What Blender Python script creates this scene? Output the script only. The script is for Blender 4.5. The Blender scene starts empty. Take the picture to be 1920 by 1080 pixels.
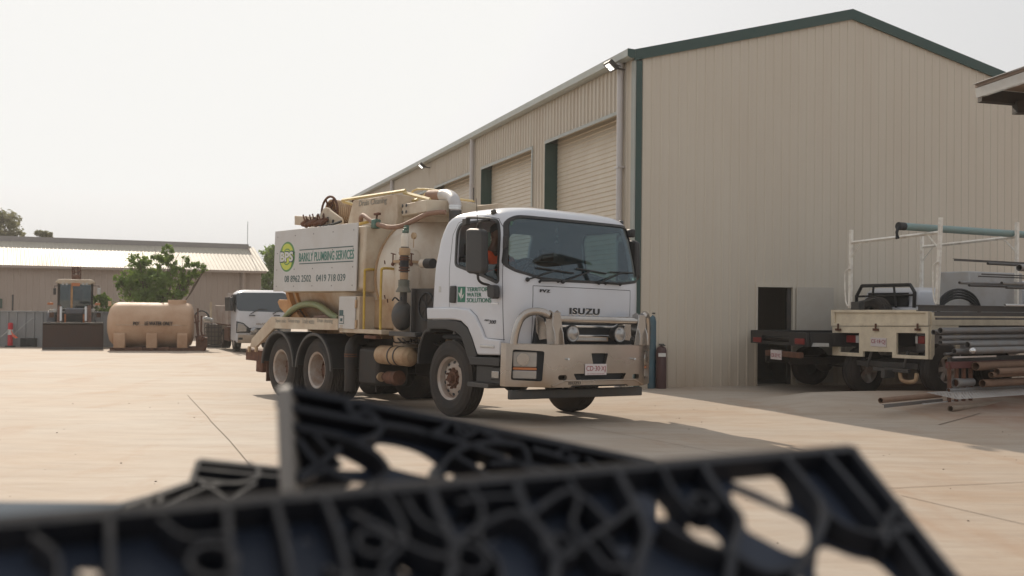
import bpy, bmesh, math, random
import numpy as np
from mathutils import Vector, Matrix
random.seed(7)
SC=bpy.context.scene; COL=SC.collection
PI=math.pi
# ---------------------------------------------------------------- camera
FPX=2000.0; PCX,PCY=960.0,540.0; CAMH=1.55
PITCH=math.atan(30.3/FPX); ROLL=0.011
_F=Vector((0,math.cos(PITCH),math.sin(PITCH))); _R0=Vector((1,0,0)); _U0=_R0.cross(_F)
_R=_R0*math.cos(ROLL)+_U0*math.sin(ROLL); _U=_U0*math.cos(ROLL)-_R0*math.sin(ROLL)
CAMP=Vector((0,0,CAMH))
cd=bpy.data.cameras.new('camera'); cam=bpy.data.objects.new('camera',cd); COL.objects.link(cam)
cam.matrix_world=Matrix(((_R.x,_U.x,-_F.x,0),(_R.y,_U.y,-_F.y,0),(_R.z,_U.z,-_F.z,CAMH),(0,0,0,1)))
cd.sensor_width=36; cd.lens=36*FPX/1920; cd.clip_start=0.05; cd.clip_end=3000
cd.dof.use_dof=True; cd.dof.focus_distance=15.0; cd.dof.aperture_fstop=2.8
SC.camera=cam
# ---------------------------------------------------------------- light
SUN_EL=math.radians(34.0); sd=Vector((-math.cos(math.radians(68)),math.sin(math.radians(68)),0))   # horizontal direction towards the sun
sunv=Vector((sd.x*math.cos(SUN_EL),sd.y*math.cos(SUN_EL),math.sin(SUN_EL)))
ld=bpy.data.lights.new('sun','SUN'); sun=bpy.data.objects.new('sun',ld); COL.objects.link(sun)
ld.energy=4.0; ld.angle=math.radians(0.6); ld.color=(1.0,0.875,0.72)
sun.rotation_euler=sunv.to_track_quat('Z','Y').to_euler()
W=bpy.data.worlds.new('World'); SC.world=W; W.use_nodes=True
nt=W.node_tree; bg=nt.nodes['Background']; sky=nt.nodes.new('ShaderNodeTexSky'); sky.sky_type='NISHITA'
sky.sun_disc=False; sky.sun_elevation=SUN_EL; sky.sun_rotation=math.atan2(sd.x,sd.y); sky.air_density=1.0; sky.dust_density=7.0; sky.ozone_density=1.0
hs=nt.nodes.new('ShaderNodeHueSaturation'); hs.inputs['Saturation'].default_value=0.40
nt.links.new(sky.outputs[0],hs.inputs['Color']); gm=nt.nodes.new('ShaderNodeGamma'); gm.inputs[1].default_value=0.2; nt.links.new(hs.outputs[0],gm.inputs[0])   # thick haze evens the sky out
vm=nt.nodes.new('ShaderNodeVectorMath'); vm.operation='SCALE'; vm.inputs['Scale'].default_value=4.1; nt.links.new(gm.outputs[0],vm.inputs[0])
mn=nt.nodes.new('ShaderNodeVectorMath'); mn.operation='MINIMUM'; mn.inputs[1].default_value=(7.2,7.15,6.97); nt.links.new(vm.outputs[0],mn.inputs[0]); nt.links.new(mn.outputs[0],bg.inputs['Color']); bg.inputs['Strength'].default_value=0.13
SC.view_settings.view_transform='Standard'; SC.view_settings.look='None'; SC.view_settings.exposure=0.0; SC.view_settings.gamma=1
SC.render.engine='CYCLES'
# ---------------------------------------------------------------- geometry helpers
def ray(px,py): return _F+_R*((px-PCX)/FPX)-_U*((py-PCY)/FPX)
def sstep(a,b,x):
    t=max(0.,min(1.,(x-a)/(b-a))); return t*t*(3-2*t)
def hdir(px,py=560):
    v=ray(px,py); v.z=0; return v.normalized()
def at(px,py,Y):
    d=ray(px,py); return CAMP+d*(Y/d.y)
def flat(px,py,z=0.):
    d=ray(px,py); return CAMP+d*((z-CAMH)/d.z)
TR=-hdir(-590,555); TF=Vector((TR.x,TR.y,0)); TL=Vector((-TF.y,TF.x,0)); TO=flat(858,783)
def ground_z(x,y):
    z=-(0.03*max(0,min(y,18.5)-14.2)+0.0093*max(0,min(y,75)-18.5))*sstep(4,-2,x)
    dx,dy=x-TO.x,y-TO.y; s=dx*TL.x+dy*TL.y; q=dx*TF.x+dy*TF.y
    z+=-0.014*max(0,min(s,2.4))*(1-sstep(2.4,5.2,s))*sstep(-11,-8,q)*sstep(7,3,q)
    z+=0.20*math.exp(-((y-17.6-0.25*(x-7))/1.0)**2)*sstep(3.7,5.0,x)
    return z
def gpt(px,py):
    d=ray(px,py); z=0
    for i in range(30):
        p=CAMP+d*((z-CAMH)/d.z); z=ground_z(p.x,p.y)
    return p
def basis(o,x,y,z):
    return Matrix(((x.x,y.x,z.x,o.x),(x.y,y.y,z.y,o.y),(x.z,y.z,z.z,o.z),(0,0,0,1)))
class FR:   # a local frame of one thing
    def __init__(s,M): s.M=M; s.I=M.inverted()
    def hit(s,px,py,ax,v):
        o=s.I@CAMP; d=(s.I.to_3x3())@ray(px,py); t=(v-o[ax])/d[ax]; return o+d*t
    def S(s,px,py,y=0.): p=s.hit(px,py,1,y); return (p.x,p.z)
    def Fr(s,px,py,x): p=s.hit(px,py,0,x); return (p.y,p.z)
# ---------------------------------------------------------------- object helpers
def link(name,me,mat,parent=None,bevel=0,smooth=True,angle=0.6):
    o=bpy.data.objects.new(name,me); COL.objects.link(o)
    if mat is not None:
        me.materials.clear(); me.materials.append(mat)
    if parent: o.parent=parent
    if bevel:
        m=o.modifiers.new('b','BEVEL'); m.width=bevel; m.segments=2; m.limit_method='ANGLE'; m.angle_limit=math.radians(40)
    if smooth:
        for p in me.polygons: p.use_smooth=True
        try: me.set_sharp_from_angle(angle=angle)
        except Exception: pass
    return o
def tag(o,label=None,cat=None,group=None,kind=None):
    if label: o['label']=label
    if cat: o['category']=cat
    if group: o['group']=group
    if kind: o['kind']=kind
    return o
def thing(name,M,label,cat,group=None):
    o=bpy.data.objects.new(name,None); COL.objects.link(o); o.matrix_world=M; o.empty_display_size=0.2
    return tag(o,label,cat,group)
def rotz(x,y,z,a): return Matrix.Translation((x,y,z))@Matrix.Rotation(a,4,'Z')
class B:
    def __init__(s): s.bm=bmesh.new()
    def box(s,x0,x1,y0,y1,z0,z1,M=None):
        v=[s.bm.verts.new(Vector((x,y,z)) if M is None else M@Vector((x,y,z))) for x in (x0,x1) for y in (y0,y1) for z in (z0,z1)]
        for f in ((0,1,3,2),(4,6,7,5),(0,4,5,1),(2,3,7,6),(0,2,6,4),(1,5,7,3)): s.bm.faces.new([v[i] for i in f])
        return s
    def ext(s,pts,vec):
        pts=[Vector(p) for p in pts]; vec=Vector(vec); n=len(pts)
        a=[s.bm.verts.new(p) for p in pts]; b=[s.bm.verts.new(p+vec) for p in pts]
        fs=[s.bm.faces.new(a[::-1]),s.bm.faces.new(b)]
        for i in range(n): s.bm.faces.new((a[i],a[(i+1)%n],b[(i+1)%n],b[i]))
        return s
    def xz(s,pts,y0,y1): return s.ext([(p[0],y0,p[1]) for p in pts],(0,y1-y0,0))
    def yz(s,pts,x0,x1): return s.ext([(x0,p[0],p[1]) for p in pts],(x1-x0,0,0))
    def xy(s,pts,z0,z1): return s.ext([(p[0],p[1],z0) for p in pts],(0,0,z1-z0))
    def rings(s,rs,caps=True,closed=False):
        R=[[s.bm.verts.new(Vector(p)) for p in r] for r in rs]; n=len(R[0]); m=len(R)
        for i in range(m if closed else m-1):
            a,b=R[i],R[(i+1)%m]
            for j in range(n):
                try: s.bm.faces.new((a[j],a[(j+1)%n],b[(j+1)%n],b[j]))
                except ValueError: pass
        if caps and not closed:
            s.bm.faces.new(R[0][::-1]); s.bm.faces.new(R[-1])
        return s
    def tube(s,pts,r,seg=10,smooth=0,caps=True,closed=False):
        pts=[Vector(p) for p in pts]
        if smooth: pts=crom(pts,smooth,closed)
        n=len(pts); rs=[]; prev=None
        for i,p in enumerate(pts):
            if closed: t=(pts[(i+1)%n]-pts[i-1]).normalized()
            else: t=(pts[min(i+1,n-1)]-pts[max(i-1,0)]).normalized()
            if prev is None:
                a=Vector((0,0,1)) if abs(t.z)<0.9 else Vector((1,0,0)); u=t.cross(a).normalized()
            else: u=(prev-t*prev.dot(t)).normalized()
            prev=u; w=t.cross(u); rr=r[i] if isinstance(r,(list,tuple)) and len(r)==n else (r if not isinstance(r,(list,tuple)) else r[0]+(r[-1]-r[0])*i/(n-1))
            rs.append([p+(u*math.cos(2*PI*k/seg)+w*math.sin(2*PI*k/seg))*rr for k in range(seg)])
        return s.rings(rs,caps,closed)
    def cyl(s,p0,p1,r0,r1=None,seg=20): return s.tube([p0,p1],[r0,r0 if r1 is None else r1],seg)
    def pipe(s,p0,p1,r,t=0.004,seg=16):
        p0,p1=Vector(p0),Vector(p1); d=(p1-p0).normalized(); a=Vector((0,0,1)) if abs(d.z)<0.9 else Vector((1,0,0)); u=d.cross(a).normalized(); w=d.cross(u)
        rg=lambda p,q:[p+(u*math.cos(2*PI*k/seg)+w*math.sin(2*PI*k/seg))*q for k in range(seg)]
        return s.rings([rg(p0,r),rg(p1,r),rg(p1,r-t),rg(p0,r-t)],False,True)
    def lathe(s,prof,o,ax=1,seg=40,ends=True):
        o=Vector(o); rs=[]
        for h,r in prof:
            rg=[]
            for k in range(seg):
                c,q=math.cos(2*PI*k/seg)*r,math.sin(2*PI*k/seg)*r
                v=[c,q]; v.insert(ax,h); rg.append(o+Vector(v))
            rs.append(rg)
        return s.rings(rs,ends)
    def sph(s,c,r,seg=16,sc=(1,1,1)):
        bmesh.ops.create_uvsphere(s.bm,u_segments=seg,v_segments=max(6,seg//2),radius=1,matrix=Matrix.Translation(c)@Matrix.Diagonal((r*sc[0],r*sc[1],r*sc[2],1))); return s
    def strip(s,pts,n,w,d,smooth=0,closed=False):   # a rib: runs along pts, w wide in the plane, d deep along n
        pts=[Vector(p) for p in pts]; n=Vector(n).normalized()
        if smooth: pts=crom(pts,smooth,closed)
        m=len(pts); rs=[]
        for i,p in enumerate(pts):
            t=(pts[(i+1)%m]-pts[i-1]).normalized() if closed else (pts[min(i+1,m-1)]-pts[max(i-1,0)]).normalized()
            u=t.cross(n).normalized()*w/2; rs.append([p-u,p+u,p+u+n*d,p-u+n*d])
        return s.rings(rs,True,closed)
    def mesh(s,name='m'):
        bmesh.ops.recalc_face_normals(s.bm,faces=s.bm.faces); me=bpy.data.meshes.new(name); s.bm.to_mesh(me); s.bm.free(); return me
    def out(s,name,mat,parent=None,bevel=0,smooth=True,angle=0.6): return link(name,s.mesh(name),mat,parent,bevel,smooth,angle)
def crom(pts,k,closed=False):
    n=len(pts); out=[]
    for i in range(n if closed else n-1):
        g=lambda j: pts[j%n] if closed else pts[max(0,min(n-1,j))]
        a,b,c,d=g(i-1),g(i),g(i+1),g(i+2)
        for j in range(k):
            t=j/k; out.append(0.5*((2*b)+(c-a)*t+(2*a-5*b+4*c-d)*t*t+(3*b-a-3*c+d)*t**3))
    if not closed: out.append(pts[-1])
    return out
def rr2(x0,x1,y0,y1,r,k=5):
    o=[]
    for cx,cy,a in ((x1-r,y1-r,0),(x0+r,y1-r,90),(x0+r,y0+r,180),(x1-r,y0+r,270)):
        for i in range(k+1):
            t=math.radians(a+90*i/k); o.append((cx+r*math.cos(t),cy+r*math.sin(t)))
    return o
def rpoly(P,r,k=4):   # rounds the corners of a 2d polygon
    o=[]; n=len(P)
    for i in range(n):
        a,b,c=[Vector((q[0],q[1])) for q in (P[i-1],P[i],P[(i+1)%n])]
        u=(a-b); w=(c-b); rr=min(r,u.length*.45,w.length*.45); p=b+u.normalized()*rr; q=b+w.normalized()*rr
        for j in range(k+1):
            t=j/k; v=(1-t)**2*p+2*t*(1-t)*b+t*t*q; o.append((v.x,v.y))
    return o
def boolean(me,cutters,op='DIFFERENCE'):
    o=bpy.data.objects.new('tmp',me); COL.objects.link(o); tmp=[o]
    for c in cutters:
        c=bpy.data.objects.new('tmpc',c); COL.objects.link(c); tmp.append(c); c_op=op
        m=o.modifiers.new('x','BOOLEAN'); m.operation=op; m.solver='EXACT'; m.object=c
    dg=bpy.context.evaluated_depsgraph_get(); dg.update(); r=bpy.data.meshes.new_from_object(o.evaluated_get(dg))
    for t in tmp: bpy.data.objects.remove(t)
    return r
def text(s,name,mat,parent,o,xd,yd,w,h,ex=0.002,bold=0.0,shear=0.0,sp=1.0):
    c=bpy.data.curves.new('t','FONT'); c.body=s; c.size=1; c.extrude=0.01; c.offset=bold; c.shear=shear; c.space_character=sp; c.resolution_u=3
    t=bpy.data.objects.new('t',c); COL.objects.link(t); dg=bpy.context.evaluated_depsgraph_get(); dg.update()
    me=bpy.data.meshes.new_from_object(t.evaluated_get(dg)); bpy.data.objects.remove(t)
    xs=[v.co.x for v in me.vertices]; ys=[v.co.y for v in me.vertices]; x0,x1,y0,y1=min(xs),max(xs),min(ys),max(ys)
    o,xd,yd=Vector(o),Vector(xd).normalized(),Vector(yd).normalized(); nd=xd.cross(yd)
    for v in me.vertices: v.co=o+xd*((v.co.x-x0)/(x1-x0)*w)+yd*((v.co.y-y0)/(y1-y0)*h)+nd*(v.co.z/0.01*ex)
    return link(name,me,mat,parent,0,False)
def copy_tree(o,parent=None,M=None):
    c=o.copy(); COL.objects.link(c); c.parent=parent
    if M is not None: c.matrix_world=M
    for ch in list(o.children): copy_tree(ch,c)
    return c
# ---------------------------------------------------------------- materials
def mat(name,col,rough=0.5,metal=0.0,dirt=None,dirt_amt=0.0,scale=3.0,bump=0.0,bscale=40.0,low=None,spec=0.5,stretch=None,coat=0.0,thr=0.5):
    m=bpy.data.materials.new(name); m.use_nodes=True; n=m.node_tree.nodes; l=m.node_tree.links; p=n['Principled BSDF']
    p.inputs['Base Color'].default_value=(*col,1); p.inputs['Roughness'].default_value=rough; p.inputs['Metallic'].default_value=metal
    p.inputs['Specular IOR Level'].default_value=spec; p.inputs['Coat Weight'].default_value=coat; p.inputs['Coat Roughness'].default_value=0.08
    tc=n.new('ShaderNodeTexCoord'); mp=n.new('ShaderNodeMapping'); l.new(tc.outputs['Object'],mp.inputs[0])
    if stretch: mp.inputs['Scale'].default_value=stretch
    if dirt is not None:
        no=n.new('ShaderNodeTexNoise'); no.inputs['Scale'].default_value=scale; no.inputs['Detail'].default_value=8; no.inputs['Roughness'].default_value=0.62; l.new(mp.outputs[0],no.inputs[0])
        r=n.new('ShaderNodeValToRGB'); r.color_ramp.elements[0].position=max(0,thr-0.18); r.color_ramp.elements[1].position=min(1,thr+0.22); l.new(no.outputs['Fac'],r.inputs[0])
        mu=n.new('ShaderNodeMath'); mu.operation='MULTIPLY'; mu.inputs[1].default_value=dirt_amt; l.new(r.outputs[0],mu.inputs[0]); fac=mu.outputs[0]
        if low:   # more road dust and rust in one height band (object z)
            sx=n.new('ShaderNodeSeparateXYZ'); l.new(tc.outputs['Object'],sx.inputs[0]); mr=n.new('ShaderNodeMapRange')
            mr.inputs[1].default_value=low[0]; mr.inputs[2].default_value=low[1]; mr.inputs[3].default_value=low[2]; mr.inputs[4].default_value=0.0; l.new(sx.outputs[2],mr.inputs[0])
            m2=n.new('ShaderNodeMath'); m2.operation='MULTIPLY_ADD'; l.new(no.outputs['Fac'],m2.inputs[0]); l.new(mr.outputs[0],m2.inputs[1]); l.new(fac,m2.inputs[2]); m2.use_clamp=True; fac=m2.outputs[0]
        mx=n.new('ShaderNodeMix'); mx.data_type='RGBA'; l.new(fac,mx.inputs[0]); mx.inputs[6].default_value=(*col,1); mx.inputs[7].default_value=(*dirt,1); l.new(mx.outputs[2],p.inputs['Base Color'])
        m3=n.new('ShaderNodeMapRange'); m3.inputs[3].default_value=rough; m3.inputs[4].default_value=min(1,rough+0.3); l.new(fac,m3.inputs[0]); l.new(m3.outputs[0],p.inputs['Roughness'])
    if bump:
        nb=n.new('ShaderNodeTexNoise'); nb.inputs['Scale'].default_value=bscale; nb.inputs['Detail'].default_value=5; l.new(mp.outputs[0],nb.inputs[0])
        bp=n.new('ShaderNodeBump'); bp.inputs['Strength'].default_value=bump; bp.inputs['Distance'].default_value=0.01; l.new(nb.outputs[0],bp.inputs['Height']); l.new(bp.outputs[0],p.inputs['Normal'])
    return m
def glass(name,tint=(0.6,0.7,0.7),refl=0.12,rough=0.02):
    m=bpy.data.materials.new(name); m.use_nodes=True; n=m.node_tree.nodes; l=m.node_tree.links; n.remove(n['Principled BSDF']); o=n['Material Output']
    t=n.new('ShaderNodeBsdfTransparent'); t.inputs[0].default_value=(*tint,1); g=n.new('ShaderNodeBsdfGlossy'); g.inputs['Roughness'].default_value=rough; g.inputs['Color'].default_value=(0.8,0.9,1,1)
    fr=n.new('ShaderNodeLayerWeight'); fr.inputs[0].default_value=0.5; pw=n.new('ShaderNodeMath'); pw.operation='POWER'; pw.inputs[1].default_value=5; l.new(fr.outputs['Facing'],pw.inputs[0]); mu=n.new('ShaderNodeMath'); mu.operation='MULTIPLY_ADD'; mu.inputs[1].default_value=0.8; mu.inputs[2].default_value=refl; l.new(pw.outputs[0],mu.inputs[0])
    mx=n.new('ShaderNodeMixShader'); l.new(mu.outputs[0],mx.inputs[0]); l.new(t.outputs[0],mx.inputs[1]); l.new(g.outputs[0],mx.inputs[2]); l.new(mx.outputs[0],o.inputs[0]); return m
def emit(name,col,st):
    m=bpy.data.materials.new(name); m.use_nodes=True; p=m.node_tree.nodes['Principled BSDF']; p.inputs['Emission Color'].default_value=(*col,1); p.inputs['Emission Strength'].default_value=st; p.inputs['Base Color'].default_value=(*col,1); return m
RD=(0.30,0.155,0.08)   # the red-brown dust of the yard
M={}
M['white']=mat('white_paint',(0.60,0.62,0.67),0.28,dirt=(0.42,0.31,0.22),dirt_amt=0.10,scale=2.5,low=(0.9,1.9,0.28),coat=0.4,thr=0.58)
M['whitep']=mat('white_panel',(0.56,0.555,0.55),0.45,dirt=(0.40,0.33,0.26),dirt_amt=0.25,scale=2.2,low=(1.6,2.3,0.2),thr=0.5)
M['cream']=mat('cream_paint',(0.58,0.50,0.385),0.5,dirt=(0.32,0.17,0.085),dirt_amt=0.7,scale=2.4,thr=0.57,bump=0.1)
M['creamt']=mat('cream_tank_paint',(0.66,0.60,0.51),0.4,dirt=(0.36,0.20,0.09),dirt_amt=0.7,scale=1.7,low=(0.9,2.4,0.9),thr=0.58,stretch=(1,1,0.45))
M['rustc']=mat('rusty_cream_paint',(0.50,0.36,0.22),0.6,dirt=(0.22,0.09,0.04),dirt_amt=0.7,scale=4,thr=0.52)
M['orange_rust']=mat('orange_dusty_paint',(0.55,0.30,0.13),0.6,dirt=(0.2,0.08,0.03),dirt_amt=0.6,scale=4,thr=0.55)
M['blackm']=mat('black_chassis',(0.012,0.011,0.010),0.6,dirt=(0.07,0.038,0.022),dirt_amt=0.45,scale=5,thr=0.55)
M['blackp']=mat('black_plastic',(0.018,0.019,0.021),0.45,dirt=(0.08,0.06,0.05),dirt_amt=0.2,scale=6)
M['rubber']=mat('tyre_rubber',(0.018,0.017,0.017),0.8,dirt=(0.10,0.068,0.047),dirt_amt=0.45,scale=3,thr=0.5,bump=0.3,bscale=60)
M['alu']=mat('polished_aluminium',(0.50,0.475,0.45),0.22,metal=1.0,dirt=(0.45,0.36,0.28),dirt_amt=0.3,scale=2.2,thr=0.5)
M['chrome']=mat('silver_trim',(0.7,0.7,0.7),0.2,metal=1.0)
M['rim']=mat('dusty_rim_paint',(0.50,0.46,0.42),0.45,metal=0.2,dirt=(0.30,0.17,0.10),dirt_amt=0.8,scale=5,thr=0.48)
M['rimrust']=mat('rusty_hub',(0.13,0.055,0.028),0.8,dirt=(0.05,0.025,0.02),dirt_amt=0.7,scale=14)
M['rustb']=mat('rust_brown_steel',(0.16,0.065,0.035),0.8,dirt=(0.045,0.028,0.022),dirt_amt=0.8,scale=9)
M['yellow']=mat('yellow_rail_paint',(0.60,0.42,0.06),0.5,dirt=(0.35,0.2,0.1),dirt_amt=0.6,scale=9)
M['yellowp']=mat('faded_yellow_paint',(0.60,0.49,0.23),0.5,dirt=(0.4,0.25,0.12),dirt_amt=0.4,scale=9)
M['green']=mat('green_print',(0.02,0.16,0.10),0.5)
M['dkgreen']=mat('dark_green_trim',(0.022,0.062,0.055),0.45,dirt=(0.08,0.08,0.07),dirt_amt=0.25,scale=1.5)
M['txt']=mat('grey_print',(0.06,0.11,0.11),0.6)
M['txtf']=mat('faded_print',(0.30,0.28,0.24),0.6)
M['lime']=mat('lime_print',(0.55,0.60,0.08),0.5)
M['midgreen']=mat('mid_green_print',(0.10,0.26,0.08),0.5)
M['prn_white']=mat('white_print',(0.62,0.62,0.60),0.5)
M['hose']=mat('brown_hose_rubber',(0.22,0.12,0.085),0.6,dirt=(0.4,0.25,0.16),dirt_amt=0.6,scale=8)
M['ghose']=mat('green_hose_plastic',(0.20,0.27,0.13),0.5,dirt=(0.36,0.26,0.15),dirt_amt=0.6,scale=6)
M['teal']=mat('teal_fitting',(0.05,0.16,0.13),0.5,dirt=(0.2,0.14,0.1),dirt_amt=0.5,scale=12)
M['dgrey']=mat('dark_grey_steel',(0.045,0.048,0.05),0.5,dirt=(0.12,0.085,0.06),dirt_amt=0.45,scale=7)
M['egrey']=mat('grey_green_pvc',(0.13,0.15,0.13),0.5,dirt=(0.25,0.18,0.12),dirt_amt=0.5,scale=9)
M['glass']=glass('cab_glass',(0.50,0.60,0.62),0.075)
M['glass2']=glass('side_glass',(0.62,0.70,0.68),0.04)
M['dark']=mat('dark_interior',(0.02,0.022,0.025),0.7)
M['seat']=mat('grey_seat_cloth',(0.06,0.06,0.065),0.85)
M['lens']=mat('lamp_lens',(0.48,0.49,0.49),0.08,spec=0.8,dirt=(0.4,0.35,0.3),dirt_amt=0.5,scale=10,coat=1.0)
M['hlamp']=mat('headlamp_glass',(0.30,0.31,0.32),0.05,metal=0.6,dirt=(0.42,0.38,0.34),dirt_amt=0.6,scale=14,coat=1.0)
M['red']=mat('red_plastic',(0.22,0.02,0.02),0.35)
M['amber']=mat('amber_plastic',(0.5,0.17,0.06),0.4)
M['plate']=mat('number_plate',(0.62,0.56,0.56),0.4)
M['platered']=mat('plate_red_print',(0.30,0.03,0.04),0.5)
M['orange']=mat('orange_work_shirt',(0.85,0.11,0.03),0.8)
M['skin']=mat('dark_brown_skin',(0.09,0.045,0.028),0.55)
M['navy']=mat('navy_trousers',(0.02,0.025,0.05),0.85)
M['greenl']=mat('green_lettering',(0.05,0.19,0.15),0.5)

def alu():
    m=bpy.data.materials.new('brushed_aluminium'); m.use_nodes=True; n=m.node_tree.nodes; l=m.node_tree.links; p=n['Principled BSDF']; p.inputs['Metallic'].default_value=0.92
    tc=n.new('ShaderNodeTexCoord'); t=n.new('ShaderNodeTexNoise'); t.inputs['Scale'].default_value=1.6; t.inputs['Detail'].default_value=2.5; l.new(tc.outputs['Object'],t.inputs[0])
    sx=n.new('ShaderNodeSeparateXYZ'); l.new(tc.outputs['Object'],sx.inputs[0]); mr=n.new('ShaderNodeMapRange'); mr.inputs[1].default_value=0.5; mr.inputs[2].default_value=0.95; mr.inputs[3].default_value=0.75; mr.inputs[4].default_value=0.0; l.new(sx.outputs[2],mr.inputs[0])  # reflected ground put into the colour, browner towards the bottom, over patchy dirt
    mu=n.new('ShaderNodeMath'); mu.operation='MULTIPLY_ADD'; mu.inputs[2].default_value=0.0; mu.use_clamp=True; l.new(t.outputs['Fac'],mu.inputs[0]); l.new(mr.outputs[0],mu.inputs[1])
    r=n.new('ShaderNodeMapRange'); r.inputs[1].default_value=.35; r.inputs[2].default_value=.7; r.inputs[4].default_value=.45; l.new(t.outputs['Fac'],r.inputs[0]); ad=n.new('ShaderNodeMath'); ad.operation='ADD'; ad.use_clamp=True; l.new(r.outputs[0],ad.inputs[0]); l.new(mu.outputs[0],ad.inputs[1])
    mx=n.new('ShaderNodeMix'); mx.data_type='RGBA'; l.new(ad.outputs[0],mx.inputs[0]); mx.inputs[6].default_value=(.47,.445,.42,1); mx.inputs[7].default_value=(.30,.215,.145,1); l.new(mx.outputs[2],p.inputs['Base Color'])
    r2=n.new('ShaderNodeMapRange'); r2.inputs[3].default_value=.2; r2.inputs[4].default_value=.42; l.new(ad.outputs[0],r2.inputs[0]); l.new(r2.outputs[0],p.inputs['Roughness']); return m
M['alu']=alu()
# ================================================================ SETTING
def concrete():
    m=bpy.data.materials.new('dusty_concrete'); m.use_nodes=True; n=m.node_tree.nodes; l=m.node_tree.links; p=n['Principled BSDF']
    tc=n.new('ShaderNodeTexCoord')
    def noise(sc,det,stretch,rot=0.,ro=0.6):
        mp=n.new('ShaderNodeMapping'); mp.inputs['Scale'].default_value=stretch; mp.inputs['Rotation'].default_value=(0,0,rot); l.new(tc.outputs['Object'],mp.inputs[0])
        t=n.new('ShaderNodeTexNoise'); t.inputs['Scale'].default_value=sc; t.inputs['Detail'].default_value=det; t.inputs['Roughness'].default_value=ro; l.new(mp.outputs[0],t.inputs[0]); return t.outputs['Fac']
    def ramp(f,a,b):
        r=n.new('ShaderNodeMapRange'); r.inputs[1].default_value=a; r.inputs[2].default_value=b; l.new(f,r.inputs[0]); return r.outputs[0]
    def mix(f,a,b,amt=1.0):
        if amt<1:
            k=n.new('ShaderNodeMath'); k.operation='MULTIPLY'; k.inputs[1].default_value=amt; l.new(f,k.inputs[0]); f=k.outputs[0]
        x=n.new('ShaderNodeMix'); x.data_type='RGBA'; l.new(f,x.inputs[0])
        for s,v in ((6,a),(7,b)):
            if isinstance(v,tuple): x.inputs[s].default_value=(*v,1)
            else: l.new(v,x.inputs[s])
        return x.outputs[2]
    c=mix(ramp(noise(0.35,6,(1,1,1)),0.38,0.66),(0.40,0.345,0.29),(0.385,0.295,0.22))      # orange dust washes
    c=mix(ramp(noise(1.3,9,(0.6,1.5,1),0.12,0.7),0.42,0.72),c,(0.49,0.435,0.37),0.55)        # pale scuffed sweeps
    c=mix(ramp(noise(2.2,10,(0.35,1.8,1),-0.25,0.78),0.48,0.66),c,(0.30,0.24,0.19),0.5)       # tyre and broom streaks
    c=mix(ramp(noise(0.55,5,(1.6,0.5,1),0.5),0.56,0.74),c,(0.33,0.20,0.12),0.55)         # rusty stains
    c=mix(ramp(noise(38,3,(1,1,1)),0.66,0.78),c,(0.10,0.07,0.05),0.5)                     # grit
    # red earth beyond the slab, right of the shed front
    sx=n.new('ShaderNodeSeparateXYZ'); l.new(tc.outputs['Object'],sx.inputs[0])
    r1=n.new('ShaderNodeMapRange'); r1.inputs[1].default_value=5.6; r1.inputs[2].default_value=7.5; l.new(sx.outputs[0],r1.inputs[0])
    r2=n.new('ShaderNodeMapRange'); r2.inputs[1].default_value=13.0; r2.inputs[2].default_value=15.0; l.new(sx.outputs[1],r2.inputs[0])
    r3=n.new('ShaderNodeMath'); r3.operation='MULTIPLY'; l.new(r1.outputs[0],r3.inputs[0]); l.new(r2.outputs[0],r3.inputs[1])
    r4=n.new('ShaderNodeMath'); r4.operation='MULTIPLY'; l.new(r3.outputs[0],r4.inputs[0]); l.new(ramp(noise(0.9,6,(1,1,1)),0.3,0.6),r4.inputs[1])
    c=mix(r4.outputs[0],c,(0.26,0.14,0.095),0.9)
    l.new(c,p.inputs['Base Color']); p.inputs['Roughness'].default_value=0.72; p.inputs['Specular IOR Level'].default_value=0.14
    l.new(ramp(noise(1.8,6,(0.3,2.5,1)),0.2,0.9),p.inputs['Roughness']) if False else None
    bp=n.new('ShaderNodeBump'); bp.inputs['Strength'].default_value=0.18; bp.inputs['Distance'].default_value=0.01; l.new(noise(9,8,(0.5,1.6,1)),bp.inputs['Height']); l.new(bp.outputs[0],p.inputs['Normal'])
    return m
M['concrete']=concrete(); M['joint']=mat('joint_filler',(0.15,0.115,0.085),0.9)
def axis_pts(a,b,st,far):
    v=list(np.arange(a,b+1e-6,st)); s=st; x=b
    while x<far: s*=1.35; x+=s; v.append(x)
    s=st; x=a
    while x>-far: s*=1.35; x-=s; v.insert(0,x)
    return v
gx,gy=axis_pts(-24,16,0.4,1500),axis_pts(-2,50,0.4,1500)
verts=[(x,y,ground_z(x,y)) for y in gy for x in gx]; nx=len(gx)
faces=[(j*nx+i,j*nx+i+1,(j+1)*nx+i+1,(j+1)*nx+i) for j in range(len(gy)-1) for i in range(nx-1)]
me=bpy.data.meshes.new('yard'); me.from_pydata(verts,[],faces); tag(link('concrete_yard_ground',me,M['concrete']),kind='structure')
def drape(name,pts,w,lift=0.006):
    P=[]
    for (a,b) in zip(pts,pts[1:]):
        a=gpt(*a); b=gpt(*b); k=max(1,int((b-a).length/0.15))
        P+=[a+(b-a)*i/k for i in range(k)]
    P.append(gpt(*pts[-1])); b=B(); L=[]
    for i,p in enumerate(P):
        t=P[min(i+1,len(P)-1)]-P[max(i-1,0)]; u=Vector((-t.y,t.x,0)).normalized()*w/2
        L.append([b.bm.verts.new(Vector((q.x,q.y,ground_z(q.x,q.y)+lift))) for q in (p-u,p+u)])
    for x,y in zip(L,L[1:]): b.bm.faces.new((x[0],x[1],y[1],y[0]))
    return tag(b.out(name,M['joint'],smooth=False),kind='structure')
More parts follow.
